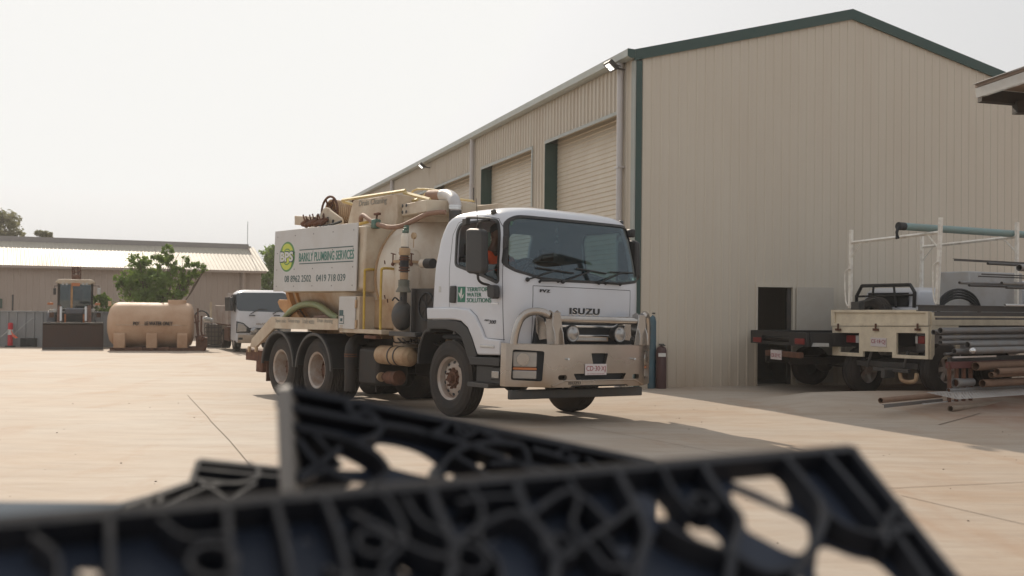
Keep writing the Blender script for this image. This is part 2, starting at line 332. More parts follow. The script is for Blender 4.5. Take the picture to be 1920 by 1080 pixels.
for pts,w in (([(352,741),(395,790),(430,826),(475,880),(560,985)],0.009),([(1500,927),(1690,915),(1930,904)],0.010),([(1690,930),(1930,986)],0.009),([(1090,800),(1330,846),(1420,862)],0.008),([(1760,797),(1838,775)],0.02)):
    drape('expansion_joint',pts,w)
b=B(); random.seed(21)
for i in range(260):
    x=random.uniform(-9,9); y=random.uniform(3.2,17); r=random.choice((.003,.004,.004,.006,.009)); z=ground_z(x,y); b.ext([(x+r*random.uniform(.6,1.3)*math.cos(t),y+r*random.uniform(.6,1.3)*math.sin(t),z) for t in (0,1.2,2.4,3.7,5)],(0,0,r*.7))
tag(b.out('loose_grit',M['joint'],smooth=False),kind='stuff')
# ---------------------------------------------------------------- big shed
M['clad']=mat('beige_steel_cladding',(0.575,0.52,0.435),0.45,dirt=(0.38,0.27,0.18),dirt_amt=0.15,scale=1.4,stretch=(1,1,0.25),low=(0.0,0.9,0.9),thr=0.55)
M['clads']=mat('cream_steel_cladding',(0.53,0.485,0.41),0.42,dirt=(0.40,0.31,0.22),dirt_amt=0.3,scale=1.4,stretch=(1,1,0.25))
M['roller']=mat('cream_roller_door',(0.58,0.52,0.42),0.45,dirt=(0.42,0.33,0.25),dirt_amt=0.3,scale=1.8)
M['gutter']=mat('pale_green_grey_gutter',(0.33,0.36,0.34),0.4,dirt=(0.3,0.26,0.2),dirt_amt=0.3,scale=3)
M['pvc']=mat('off_white_downpipe',(0.50,0.49,0.50),0.35,dirt=(0.4,0.33,0.26),dirt_amt=0.3,scale=3)
M['roofm']=mat('zincalume_roof',(0.62,0.61,0.58),0.35,metal=0.3)
sy=hdir(297,563); sx_=Vector((sy.y,-sy.x,0)); SO=flat(1187,727)
SH=FR(basis(SO,sx_,sy,Vector((0,0,1))))
EZ=SH.hit(1190,97,1,0).z; RU=SH.hit(1596,22,1,0.0); RX,RZ=RU.x,RU.z; WX=2*RX; SL=46.0
ys=lambda px: SH.hit(px,563,0,0.0).y
zs=lambda px,py: SH.hit(px,py,0,0.0).z
print('SHED',EZ,RX,RZ,[round(ys(p),2) for p in (1170,1161.7,1021.7,998,901.7,888,882,737)])
shed=thing('steel_shed',SH.M,'large beige corrugated steel shed with dark green gable trim and roller doors down its side','shed')
def corr(b,axis,a0,a1,zf,zt,pitch,dep,off,outn,rib=0.30):
    """trapezoidal sheet: runs along axis (0=x,1=y) from a0 to a1; zf,zt functions giving bottom and top"""
    V=[]; tt=(0,1-rib,1-rib*0.78,1-rib*0.22,1); hh=(0,0,1,1,0)
    S_=[a0]+[k*pitch+t*pitch for k in range(math.floor(a0/pitch),math.ceil(a1/pitch)+1) for t in tt[:4] if a0+1e-4<k*pitch+t*pitch<a1-1e-4]+[a1]
    for s in S_:
        c=off+outn*dep*float(np.interp((s/pitch)%1.0,tt,hh)); p=(s,c) if axis==0 else (c,s)
        V.append((b.bm.verts.new((p[0],p[1],zf(s))),b.bm.verts.new((p[0],p[1],zt(s)))))
    for u,v in zip(V,V[1:]): b.bm.faces.new((u[0],v[0],v[1],u[1]))
rz=lambda s: EZ+(RZ-EZ)*(1-abs(s-RX)/RX)
# personnel opening in the gable
d0,d1=SH.hit(1419,537,1,0).x,SH.hit(1486,537,1,0).x; dz=SH.hit(1419,537,1,0).z
b=B(); corr(b,0,0.13,d0,lambda s:-0.3,lambda s:rz(s)-0.08,0.19,0.014,0,-1)
corr(b,0,d0,d1,lambda s:dz,lambda s:rz(s)-0.08,0.19,0.014,0,-1); corr(b,0,d1,WX,lambda s:-0.3,lambda s:rz(s)-0.08,0.19,0.014,0,-1)
b.out('gable_wall',M['clad'],shed,angle=0.2)
b=B(); b.box(d0-0.03,d0+0.01,-0.03,0.10,-0.3,dz+0.05); b.box(d1-0.01,d1+0.05,-0.03,0.10,-0.3,dz+0.05); b.box(d0+0.012,d1-0.012,-0.03,0.10,dz-0.01,dz+0.05)
fr=b.out('door_frame',M['clad'],shed)
b=B(); e=SH.hit(1560,560,1,0).x; b.box(d1+0.06,e,-0.06,-0.035,0.05,dz); b.out('sliding_door',mat('pale_door_paint',(0.49,0.455,0.40),0.5,dirt=(0.4,0.33,0.25),dirt_amt=0.4),shed,0.004)
b=B(); b.box(d1-0.10,d1-0.015,0.02,0.08,0.02,dz-0.02); b.out('door_post',M['dgrey'],shed)
# side wall with openings
doors=[(ys(1161.7),ys(1021.7)),(ys(998),ys(901.7)),(ys(882),0)]; w=doors[0][1]-doors[0][0]; doors[2]=(doors[2][0],doors[2][0]+w)
bay=ys(888)-ys(1170); gap=doors[1][0]-doors[0][1]; doors.append((doors[2][1]+gap,doors[2][1]+gap+w)); doors+= [(a+bay,c+bay) for a,c in doors[2:4]]
DZ=zs(1161.7,213.3); b=B(); s=0.13
for a,c in doors:
    corr(b,1,s,a,lambda t:-1.2,lambda t:EZ-0.05,0.2,0.03,0,-1,0.34); corr(b,1,a,c,lambda t:DZ,lambda t:EZ-0.05,0.2,0.03,0,-1,0.34); s=c
corr(b,1,s,SL,lambda t:-1.2,lambda t:EZ-0.05,0.2,0.03,0,-1,0.34); b.out('side_wall',M['clads'],shed,angle=0.2)
REC=0.28
for i,(a,c) in enumerate(doors[:5]):
    b=B(); z=-0.9; V=[]; k=0
    while z<DZ+0.1:
        for t,h in ((0,0),(0.012,0.012),(0.085,0.0)): V.append([b.bm.verts.new((REC-h*1.2,y,z+t)) for y in (a,c)])
        z+=0.1
    for u,v in zip(V,V[1:]): b.bm.faces.new((u[0],u[1],v[1],v[0]))
    d=b.out('roller_door',M['roller'],shed,angle=0.1)
    b=B(); b.box(-0.035,REC+0.02,c-0.004,c+0.012,-0.9,DZ); b.out('door_reveal',M['dkgreen'],shed)
    b=B(); b.box(-0.05,-0.032,a-0.03,a+0.05,-0.9,DZ+0.05); b.box(-0.05,-0.032,a+0.051,c,DZ-0.02,DZ+0.05); b.box(-0.03,REC,a-0.012,a+0.0,-0.9,DZ); b.out('door_trim',M['gutter'],shed)
# roof, barge trims, corner trim, gutter
b=B()
for x0,z0,x1,z1 in ((-0.1,EZ-0.02,RX,RZ),(RX,RZ,WX+0.1,EZ-0.02)):
    b.ext([(x0,-0.02,z0),(x1,-0.02,z1),(x1,-0.02,z1+0.03),(x0,-0.02,z0+0.03)],(0,SL,0))
b.out('roof',M['roofm'],shed,smooth=False)
th=0.175
b=B(); b.ext([(-0.05,-0.06,EZ-th),(-0.05,-0.06,EZ+0.035),(RX,-0.06,RZ+0.045),(WX+0.1,-0.06,EZ+0.035),(WX+0.1,-0.06,EZ-th),(RX,-0.06,RZ-th+0.01)],(0,0.035,0)); b.out('barge_trim',M['dkgreen'],shed,smooth=False)
b=B(); b.box(0.0,0.12,-0.035,-0.005,-0.3,EZ-th+0.01); b.out('corner_trim',M['dkgreen'],shed,0.003)
b=B(); b.box(-0.036,-0.006,-0.03,0.12,-1.2,EZ-0.16); b.out('corner_return',M['gutter'],shed,0.003)
b=B(); b.ext([(-0.20,-0.06,EZ+0.035),(-0.20,-0.06,EZ-0.10),(-0.14,-0.06,EZ-0.13),(-0.035,-0.06,EZ-0.13),(-0.035,-0.06,EZ+0.02),(-0.05,-0.06,EZ+0.02),(-0.05,-0.06,EZ-0.11),(-0.14,-0.06,EZ-0.11),(-0.185,-0.06,EZ-0.09),(-0.185,-0.06,EZ+0.035)],(0,SL,0))
b.out('gutter',M['gutter'],shed,smooth=False)
b=B(); b.ext([(-0.205,-0.065,EZ+0.04),(-0.205,-0.065,EZ-0.10),(-0.14,-0.065,EZ-0.135),(-0.052,-0.065,EZ-0.135),(-0.052,-0.065,EZ+0.03)],(0,0.004,0)); b.out('gutter_end_cap',M['dkgreen'],shed,smooth=False)
for px in (1170,888,737):
    y=ys(px); y=y-0.02 if px<1000 else y+0.04; b=B(); b.cyl((-0.105,y,-0.8),(-0.105,y,EZ-0.12),0.062,seg=18); b.out('downpipe',M['pvc'],shed)
    for z in (1.0,2.6,4.2): b=B(); b.box(-0.175,-0.03,y-0.085,y+0.085,z,z+0.03); b.out('pipe_bracket',M['pvc'],shed)
b=B(); b.box(0,WX,SL-0.05,SL,-1,EZ); b.out('rear_wall',M['clad'],shed); b=B(); b.box(WX,WX+0.05,0.0,SL-0.06,-1,EZ-0.06); b.out('far_side_wall',M['clad'],shed)
b=B(); b.box(0.3,WX-0.3,REC+0.2,SL-0.3,-0.02,0.012); b.out('floor_slab',M['dgrey'],shed)
# things dimly seen through the open door
b=B(); random.seed(3)
for i in range(26):
    x=random.uniform(d0,d1+0.5); y=random.uniform(1.4,3.2); z=random.uniform(0.1,1.0); b.box(x,x+random.uniform(.1,.5),y,y+.2,0.012,z)
tag(b.out('stored_boxes',M['dgrey']),'dark jumble of stored goods on the floor inside the open shed doorway','boxes').matrix_world=SH.M
# floodlights
M['led']=emit('lit_led_panel',(1,1,0.95),1.6)
def flood(px,py,lab,k=1.0):
    p=SH.hit(px,py,0,-0.34); t=thing('floodlight',SH.M@Matrix.Translation(p)@Matrix.Rotation(math.radians(-90),4,'Z'),lab,'floodlight','floodlights under the shed gutter')
    R=Matrix.Rotation(math.radians(48),4,'X')
    b=B(); b.box(-0.15,0.15,-0.03,0.03,-0.11,0.11,R); [b.box(x-.006,x+.006,.03,.06,-.10,.10,R) for x in np.linspace(-.13,.13,8)]; b.out('housing',M['dgrey'],t,0.006)
    for s in (-1,1):
        b=B(); b.box(-0.10,0.10,-0.034,-0.031,(0.006 if s>0 else -0.075),(0.075 if s>0 else -0.006),R); b.out('light_panel',M['led'],t)
    b=B(); b.tube([(-.19,0,0),(-.19,.12,-.03),(.19,.12,-.03),(.19,0,0)],0.012,6); b.cyl((0,.12,-.03),(0,.30,-.05),.018); b.out('bracket',M['dgrey'],t)
flood(1145,124,'lit floodlight under the gutter beside the near corner downpipe')
flood(790,311,'lit floodlight further along the gutter above the vacuum truck platform')
# ---------------------------------------------------------------- far shed
M['brownclad']=mat('taupe_steel_cladding',(0.40,0.325,0.28),0.5,dirt=(0.3,0.22,0.16),dirt_amt=0.3,scale=0.6)
M['farroof']=mat('cream_steel_roof',(0.40,0.365,0.30),0.5,metal=0.0,dirt=(0.36,0.31,0.24),dirt_amt=0.3,scale=0.5)
fx=hdir(5000,615); fy=Vector((-fx.y,fx.x,0)); Yc=60; c=at(490,508,Yc); FO=Vector((c.x,c.y,0)); FS=FR(basis(FO,fx,fy,Vector((0,0,1))))
ez=c.z; rr=FS.hit(466,460,1,3.6); print('FAR',ez,rr)
far=thing('workshop_building',FS.M,'long low taupe shed with bright cream corrugated roof behind the backhoe and water tank','shed')
b=B(); corr(b,0,-34,0,lambda s:-1,lambda s:ez,0.3,0.016,0,-1); b.out('front_wall',M['brownclad'],far,angle=0.2)
b=B(); b.ext([(0,0.0,-1),(0,0.0,ez),(0,3.6,rr.z),(0,7.2,ez),(0,7.2,-1)],(-0.05,0,0)); b.out('end_wall',M['brownclad'],far,smooth=False)
b=B(); a=-34.0
V=[]
while a<0.2:
    for t,h in ((0,0),(.09,0),(.12,.014),(.17,.014)):
        V.append([b.bm.verts.new((a+t,-0.25,ez-0.02+h)),b.bm.verts.new((a+t+0*0,3.6,rr.z-0.12+h))])
    a+=.2
for u,v in zip(V,V[1:]): b.bm.faces.new((u[0],v[0],v[1],u[1]))
b.out('roof',M['farroof'],far,angle=0.1)
b=B(); b.ext([(-34,3.61,rr.z-0.1),(-34,7.3,ez),(-34,7.3,ez+0.05),(-34,3.61,rr.z-0.05)],(34.2,0,0)); b.out('rear_roof',M['farroof'],far)
b=B(); b.box(-34,-0.0,3.3,3.9,rr.z-0.28,rr.z+0.05); b.out('ridge_vent',mat('grey_ridge_vent',(0.30,0.28,0.27),0.5),far)
b=B(); b.box(-34,0.2,-0.42,-0.26,ez-0.14,ez-0.01); b.out('gutter',M['brownclad'],far)
b=B(); b.cyl((-1.0,-0.16,-1),(-1.0,-0.16,ez-0.1),0.12); b.out('downpipe',M['brownclad'],far)
b=B(); q=FS.hit(4.5,560,1,0); b.box(q.x-1,q.x,-0.08,-0.04,FS.hit(4,578,1,0).z,q.z); b.out('window',mat('dim_window',(0.05,0.08,0.06),0.2),far)
b=B(); q=FS.hit(464,458,1,3.6); b.cyl((q.x,3.6,q.z),(q.x,3.6,q.z+1.35),0.015); b.out('aerial',M['dgrey'],far)
# fence
M['fencem']=mat('blue_grey_fence',(0.27,0.28,0.29),0.5,dirt=(0.22,0.17,0.13),dirt_amt=0.3,scale=1.5)
p=gpt(0,650); p2=gpt(420,652); u=(Vector((p2.x,p2.y,0))-Vector((p.x,p.y,0))).normalized(); fo=Vector((p.x,p.y,0))
FN=FR(basis(fo,u,Vector((-u.y,u.x,0)),Vector((0,0,1)))); h=FN.hit(10,584.5,1,0).z
fen=thing('sheet_metal_fence',FN.M,'blue grey ribbed sheet metal fence at the far left edge of the yard','fence')
Lf=(p2-p).length+0.5; b=B(); corr(b,0,-6,Lf*0.55,lambda s:-1,lambda s:h,0.32,0.045,0,-1); b.out('fence_panel',M['fencem'],fen,angle=0.2)
b=B(); b.box(-6,Lf*0.55,-0.06,0.02,h-0.01,h+0.04); b.out('top_rail',M['fencem'],fen)
# pole in front of the fence
q=gpt(22,648); b=B(); b.cyl(q,at(24,555,q.y),0.035,seg=10); b.sph(at(24,554,q.y),.045,8)
tag(b.out('steel_pole',M['dgrey']),'thin grey steel pole standing before the fence directly behind the red and white bollard','pole')
# ---------------------------------------------------------------- trees
def leafmat(name,c1,c2):
    m=mat(name,c1,0.6,dirt=c2,dirt_amt=1.0,scale=0.9,thr=0.5); p=m.node_tree.nodes['Principled BSDF']; n=m.node_tree.nodes; l=m.node_tree.links
    tr=n.new('ShaderNodeBsdfTranslucent'); tr.inputs[0].default_value=(c2[0]*1.5,c2[1]*1.5,c2[2],1); mx=n.new('ShaderNodeMixShader'); mx.inputs[0].default_value=0.3
    l.new(p.outputs[0],mx.inputs[1]); l.new(tr.outputs[0],mx.inputs[2]); l.new(mx.outputs[0],n['Material Output'].inputs[0]); return m
M['leaf']=leafmat('leaf_green',(0.085,0.145,0.035),(0.18,0.26,0.07)); M['leafd']=leafmat('leaf_olive',(0.15,0.155,0.10),(0.25,0.245,0.16)); M['bark']=mat('bark',(0.12,0.09,0.065),0.9)
def tree(x,y,z,blobs,mt,lab,n=3000,ls=0.16,trunk=0.13,cat='tree',name='tree',group=None):
    rnd=random.Random(int(abs(x)*100)+n); t=thing(name,Matrix.Translation((x,y,z)),lab,cat,group); b=B(); c0=sum((Vector(q[:3]) for q in blobs),Vector())/len(blobs)
    fork=Vector((0.05,0,min(q[2] for q in blobs)*0.45)); b.tube([(0,0,-0.6),fork*0.5,fork],[trunk*1.2,trunk*.85],8)
    for q in blobs:
        e=Vector(q[:3]); m=(fork+e)/2+Vector((rnd.uniform(-.2,.2),rnd.uniform(-.2,.2),-0.15)); b.tube([fork,m,e],[trunk*.42,trunk*.07],6,4)
        for k in range(5): b.tube([m+(e-m)*rnd.random(),e+Vector([rnd.gauss(0,.5)*q[3] for _ in range(3)])],[trunk*.15,.008],4)
    b.out('trunk',M['bark'],t); b=B(); tot=sum(q[3]**2 for q in blobs)
    for q in blobs:
        k=int(n*q[3]**2/tot); cl=[]
        for i in range(max(8,k//30)):
            d=Vector([rnd.gauss(0,1) for _ in range(3)]).normalized()*q[3]*rnd.uniform(.3,1.25); d.z*=0.72; cl.append(Vector(q[:3])+d)
        for i in range(k):
            c=rnd.choice(cl)+Vector([rnd.gauss(0,q[3]*.15) for _ in range(3)]); a=Vector([rnd.gauss(0,1) for _ in range(3)]).normalized(); w=a.cross(Vector([rnd.gauss(0,1) for _ in range(3)])).normalized(); s=ls*rnd.uniform(.5,1.2)
            b.bm.faces.new([b.bm.verts.new(v) for v in (c-a*s,c+w*s*.38,c+a*s,c-w*s*.38)])
    me=bpy.data.meshes.new('crown'); b.bm.to_mesh(me); b.bm.free(); link('crown',me,mt,t,smooth=False)
def blobs_px(Y,base,L):
    o=[]
    for px,py,r in L:
        p=at(px,py,Y); o.append((p.x-base[0],random.uniform(-.4,.4)*r*Y/FPX,p.z-base[2],r*Y/FPX))
    return o
bs=at(290,560,43); bs.z=-0.4
tree(bs.x,bs.y,bs.z,blobs_px(43,bs,[(255,545,26),(300,548,32),(240,525,20),(275,515,28),(310,520,24),(265,490,20),(300,482,18),(318,472,12),(330,500,14),(345,520,14),(350,492,12),(372,500,12),(385,505,8),(362,515,12),(350,530,14),(338,552,14),(228,535,12),(285,560,30),(330,545,16)]),M['leaf'],'bushy bright green tree standing between the water tank and the far shed',7500,0.105,0.09)
bs=at(190,560,43.5); bs.z=-0.4
tree(bs.x,bs.y,bs.z,blobs_px(43.5,bs,[(192,562,14),(198,590,22),(188,610,20),(205,620,22)]),M['leaf'],'small green bush growing right behind the backhoe',4500,0.09,0.05,'bush','bush')
bs=at(15,430,85); bs.z=-0.8
tree(bs.x,bs.y,bs.z,blobs_px(85,bs,[(-20,418,34),(5,410,20),(18,420,18),(30,436,14),(-40,400,30),(2,440,20),(20,470,30)]),M['leafd'],'hazy olive tree rising over the far shed roof at the left edge',8000,0.17,0.3,group='trees beyond the far shed')
bs=at(82,440,85); bs.z=-0.8
tree(bs.x,bs.y,bs.z,blobs_px(85,bs,[(74,437,7),(82,439,9),(92,441,6),(84,460,14)]),M['leafd'],'small round olive treetop poking above the far shed ridge',2500,0.15,0.2,group='trees beyond the far shed')
bs=at(505,560,70); bs.z=-0.8
tree(bs.x,bs.y,bs.z,blobs_px(70,bs,[(505,480,16),(510,505,20),(492,510,12),(500,530,18),(525,480,26),(540,520,36),(512,468,10),(500,555,24)]),M['leaf'],'green tree between the far shed gable and the white sign panel of the truck',9000,0.14,0.2,group='trees beyond the far shed')
# ================================================================ VACUUM TRUCK
tly=(TL-Vector((0,0,0.02))).normalized(); TM=basis(TO,TF,tly,TF.cross(tly)); T=FR(TM); S=T.S; YC=1.21
trk=thing('vacuum_truck',TM,'white cab vacuum truck with bull bar and dusty cream tank carrying a plumbing sign panel','truck')
def P(pts,y=0.): return [S(px,py,y) for px,py in pts]
def PF(pts,x): return [T.Fr(px,py,x) for px,py in pts]
def X3(q,y): return Vector((q[0],y,q[1]))
# ---- cab shell
def cabring(z,off):
    k=z; 
    xr=np.interp(z,[0.9,1.5,2.1,2.5,2.7,2.80,2.86,2.9],[-.78,-.78,-.74,-.66,-.55,-.40,-.15,.1])+off
    xf=np.interp(z,[0.9,1.3,1.7,1.95,2.2,2.45,2.65,2.75,2.82,2.87,2.9],[1.10,1.12,1.12,1.11,1.07,1.01,.95,.91,.84,.66,.40])-off
    dy=np.interp(z,[0.9,2.0,2.45,2.65,2.74,2.80,2.85,2.88,2.9],[0,0,.035,.06,.09,.15,.28,.48,.78])+off
    y0,y1=0.0+dy,2.42-dy; rf=0.34-off*.5; rb=0.14-off*.4; o=[]
    rf=min(rf,(xf-xr)*.45,(y1-y0)*.45); rb=min(rb,(xf-xr)*.3)
    for cx,cy,a,r in ((xf-rf,y1-rf,0,rf),(xr+rb,y1-rb,90,rb),(xr+rb,y0+rb,180,rb),(xf-rf,y0+rf,270,rf)):
        for i in range(9):
            t=math.radians(a+90*i/8); o.append([cx+r*math.cos(t),cy+r*math.sin(t)])
    # straight edges need points so that the nose can bow forward
    fin=[]; n=len(o)
    for i in range(n):
        a,b=o[i],o[(i+1)%n]; d=math.hypot(a[0]-b[0],a[1]-b[1]); fin.append(a)
        if i in (8,17,26,35):
            for j in range(1,12): fin.append([a[0]+(b[0]-a[0])*j/12,a[1]+(b[1]-a[1])*j/12])
    out=[]
    for x,y in fin:
        u=(y-YC)/1.21; x2=x+0.055*max(0,1-u*u)*sstep(0.3,xf,x)
        out.append((x2,y,z))
    return out
CZ=[0.90,1.3,1.7,1.95,2.07,2.2,2.32,2.45,2.55,2.65,2.70,2.74,2.78,2.81,2.84,2.865,2.885,2.9]
def cabmesh(o,zb=0.9): return [cabring(z,o) for z in CZ]
def shell(o1,o2,zt=0):
    b=B(); b.rings([[ (x,y,z-o1*0.9) for x,y,z in r] if False else r for r in cabmesh(o1)])
    inn=B(); rs=cabmesh(o2); k=o2-o1; rs=[[(x,y,min(z,2.9-k)+ (0)) for x,y,z in r] for r in rs]; rs[0]=[(x,y,0.9+k) for x,y,z in rs[0]]
    z=[r[0][2] for r in rs]; rs=[r for i,r in enumerate(rs) if i==0 or z[i]>z[i-1]+1e-5]; inn.rings(rs)
    return boolean(b.mesh(),[inn.mesh()])
def cut_x(poly,x0,x1): return B().yz(poly,x0,x1).mesh()
def cut_y(poly,y0,y1): return B().xz(poly,y0,y1).mesh()
def inset(poly,d):
    c=Vector((sum(p[0] for p in poly)/len(poly),sum(p[1] for p in poly)/len(poly))); o=[]; n=len(poly)
    ar=sum(poly[i][0]*poly[(i+1)%n][1]-poly[(i+1)%n][0]*poly[i][1] for i in range(n)); sg=1 if ar>0 else -1
    for i in range(n):
        a,b,c2=[Vector(q) for q in (poly[i-1],poly[i],poly[(i+1)%n])]; u=(b-a); w=(c2-b)
        if u.length<1e-6 or w.length<1e-6: o.append(poly[i]); continue
        nn=(Vector((-u.y,u.x)).normalized()+Vector((-w.y,w.x)).normalized()); nn=nn.normalized()*sg
        p=b+nn*d; o.append((p.x,p.y))
    return o
WS=rpoly([(0.035,2.06),(0.12,1.98),(0.45,1.895),(0.85,1.88),(1.9,1.885),(2.27,1.93),(2.375,2.05),(2.29,2.62),(2.19,2.715),(0.22,2.715),(0.11,2.64)],0.08,4)
SW=rpoly(P([(852,432),(858,419),(915,411),(926,413),(931,440),(934,531),(906,517),(853,497)]),0.06,4)
RW1=rr2(0.68,1.12,2.25,2.62,0.06); RW2=rr2(1.25,1.69,2.25,2.62,0.06)
wsx=(0.66,1.6); cutters=[cut_x(WS,*wsx),cut_y(SW,-0.3,0.3),cut_y(SW,2.15,2.7),cut_x(RW1,-1,-0.5),cut_x(RW2,-1,-0.5)]
# the wheel arch bites the lower side
ARCH=P([(780,600),(851,599.5),(867.6,602),(880,614),(888,633),(899,668),(899,720),(780,720)])
cutters+=[cut_y(ARCH,-0.3,0.42),cut_y(ARCH,2.0,2.6)]
me=boolean(shell(0,0.05),cutters); link('cab_shell',me,M['white'],trk,0,True,0.5)
def part_shell(o1,o2,add,sub,name,mt,ax):
    s=shell(o1,o2); s=boolean(s,[add],'INTERSECT')
    if sub: s=boolean(s,sub)
    return link(name,s,mt,trk,0,True,0.5)
part_shell(0.010,0.018,cut_x(inset(WS,-0.01),*wsx),None,'windscreen',M['glass'],0)
part_shell(-0.006,0.012,cut_x(inset(WS,-0.014),*wsx),[cut_x(inset(WS,0.022),*wsx)],'windscreen_seal',M['blackp'],0)
part_shell(0.012,0.018,cut_y(inset(SW,-0.01),2.15,2.7),None,'passenger_window',M['glass2'],1)
part_shell(-0.004,0.012,cut_y(inset(SW,-0.02),-0.3,0.3),[cut_y(inset(SW,0.018),-0.3,0.3)],'window_seal',M['blackp'],1)
part_shell(-0.004,0.012,cut_y(inset(SW,-0.02),2.15,2.7),[cut_y(inset(SW,0.018),2.15,2.7)],'window_seal',M['blackp'],1)
# wind-down glass half lowered in the driver door
part_shell(0.02,0.026,cut_y([(-.1,1.8),(-.1,2.12),(.9,2.06),(.9,1.8)],-0.3,0.3),None,'driver_window',M['glass2'],1)
# panel gaps as narrow dark inlays
def gap(poly,side,w=0.007,x0=0.7,x1=1.7):
    b=B(); L=[Vector((p[0],p[1])) for p in poly]; q=[]
    for i,p in enumerate(L):
        t=(L[min(i+1,len(L)-1)]-L[max(i-1,0)]).normalized(); n=Vector((-t.y,t.x))*w/2; q.append((p+n,p-n))
    pts=[a for a,c in q]+[c for a,c in q[::-1]]; pts=[(a.x,a.y) for a in pts]
    c=cut_x(pts,x0,x1) if side=='f' else cut_y(pts,-0.3,0.5)
    return part_shell(-0.0015,0.004,c,None,'panel_gap',M['dark'],0)
gap([(0.335,0.95),(0.335,1.80)],'f'); gap([(2.08,0.95),(2.08,1.80)],'f'); gap([(0.335,1.80),(2.08,1.80)],'f')
gap(P([(842.5,505),(842.5,576)]),'s'); gap(P([(940,638),(939.5,470),(934,425),(926,409),(905,405),(868,410),(853,417),(845,440),(842.5,505)]),'s')
gap(P([(882,580),(894,592),(906,617),(912,634),(941,637)]),'s')
# rear corner panel pressing
# fender band and inner flare
FEN=P([(803,577),(858,577),(882,580),(894,592),(906,617),(912,634),(941,637.5),(941,666),(898.5,665),(888,633),(880,614),(867.6,602),(851,599),(804,599)])
me=B().xz(FEN,-0.035,0.05).mesh(); link('fender',me,M['white'],trk,0.02)
FEN2=[(x,z) for x,z in FEN]; link('fender',B().xz(FEN,2.37,2.455).mesh(),M['white'],trk,0.02)
FL=P([(804,600),(850,600.5),(867,604),(879,615.5),(887,634),(897.5,666),(884,680),(879,668),(873,647),(867,631),(857,622),(837,616.6),(804,616.6)])
link('wheel_arch_liner',B().xz(FL,-0.03,0.36).mesh(),M['blackp'],trk,0.008); link('wheel_arch_liner',B().xz(FL,2.07,2.45).mesh(),M['blackp'],trk,0.008)
b=B(); q=P([(905,646),(931,653)]); b.box(q[0][0],q[1][0],-0.05,-0.034,q[1][1],q[0][1]); h=b.out('side_marker_lamp',M['lens'],trk,0.008)
b=B(); b.strip([X3(q,-0.036) for q in P([(884,676),(940,679)])],(0,1,0),0.11,0.3); b.out('sill_step',M['blackp'],trk,0.01)
b=B(); q=P([(891,688),(942,735)]); b.box(q[0][0],1.02,0.02,0.5,S(942,722)[1],S(891,684)[1]); b.out('step_well',M['blackp'],trk,0.01)
b=B(); q=P([(883,719),(922,724)]); b.box(q[0][0],S(922,720)[0],-0.06,0.25,q[1][1]-.03,q[1][1]+0.03); b.out('footstep',M['dgrey'],trk,0.006)
b=B(); q=P([(920,688),(940,714)]); b.box(q[0][0],q[1][0],-0.0,0.03,q[1][1],q[0][1]); k=b.out('corner_lamp_housing',M['blackp'],trk,0.01); q=P([(923,695),(936,710)]); b=B(); b.box(q[0][0],q[1][0],-0.015,0.0,q[1][1],q[0][1]); b.out('lens',M['hlamp'],k,0.008)
# front lower void, grille
b=B(); b.box(0.75,1.06,0.12,2.30,0.80,1.12); b.out('front_crossmember',M['blackm'],trk,0.01)
GX=1.215
b=B(); b.yz([(0.34,1.03),(0.38,1.38),(0.45,1.42),(1.97,1.42),(2.04,1.38),(2.08,1.03)],1.05,1.20); gr=b.out('grille',M['dark'],trk)
for z,h in ((1.405,.022),(1.30,.03),(1.17,.035)):
    b=B(); b.strip([(GX,0.42,z+.02),(GX,.62,z+.02),(GX,.70,z-.015),(GX,1.72,z-.015),(GX,1.80,z+.02),(GX,2.0,z+.02)],(-1,0,0),h,0.03); b.out('grille_bar',M['chrome'],gr,0.004)
for s in (0,1):
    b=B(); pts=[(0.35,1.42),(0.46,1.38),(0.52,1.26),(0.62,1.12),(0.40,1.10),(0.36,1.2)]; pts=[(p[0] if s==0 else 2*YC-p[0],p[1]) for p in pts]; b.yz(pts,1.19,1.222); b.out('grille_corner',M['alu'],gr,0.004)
b=B(); b.box(1.24,1.29,0.86,1.55,1.09,1.15); lb=b.out('light_bar',M['creamt'],trk,0.006)
b=B(); [b.box(1.291,1.294,0.88+i*.032,0.905+i*.032,1.10,1.14) for i in range(20)]; b.out('light_bar_lens',M['lens'],lb)
# badges
text('ISUZU','badge',M['dark'],trk,(1.178,0.945,1.445),(0,1,0),(0,0,1),0.53,0.085,0.010,0.02,0,1.15)
text('ISUZU','badge_edge',M['chrome'],trk,(1.174,0.935,1.430),(0,1,0),(0,0,1),0.54,0.09,0.006,0.03,0,1.15)
text('FVZ','badge',M['dark'],trk,(1.163,0.44,1.72),(0,1,0),(0,0,1),0.17,0.038,0.006,0.03,0,1.2)
text('300','badge',M['dark'],trk,X3(S(917,607),-0.004),(1,0,0),(0,0,1),0.15,0.05,0.003,0.0,.2,1.05); text('FVZ','badge',M['dark'],trk,X3(S(909,602),-0.004),(1,0,0),(0,0,1),0.10,0.022,0.003,0.02,.2)
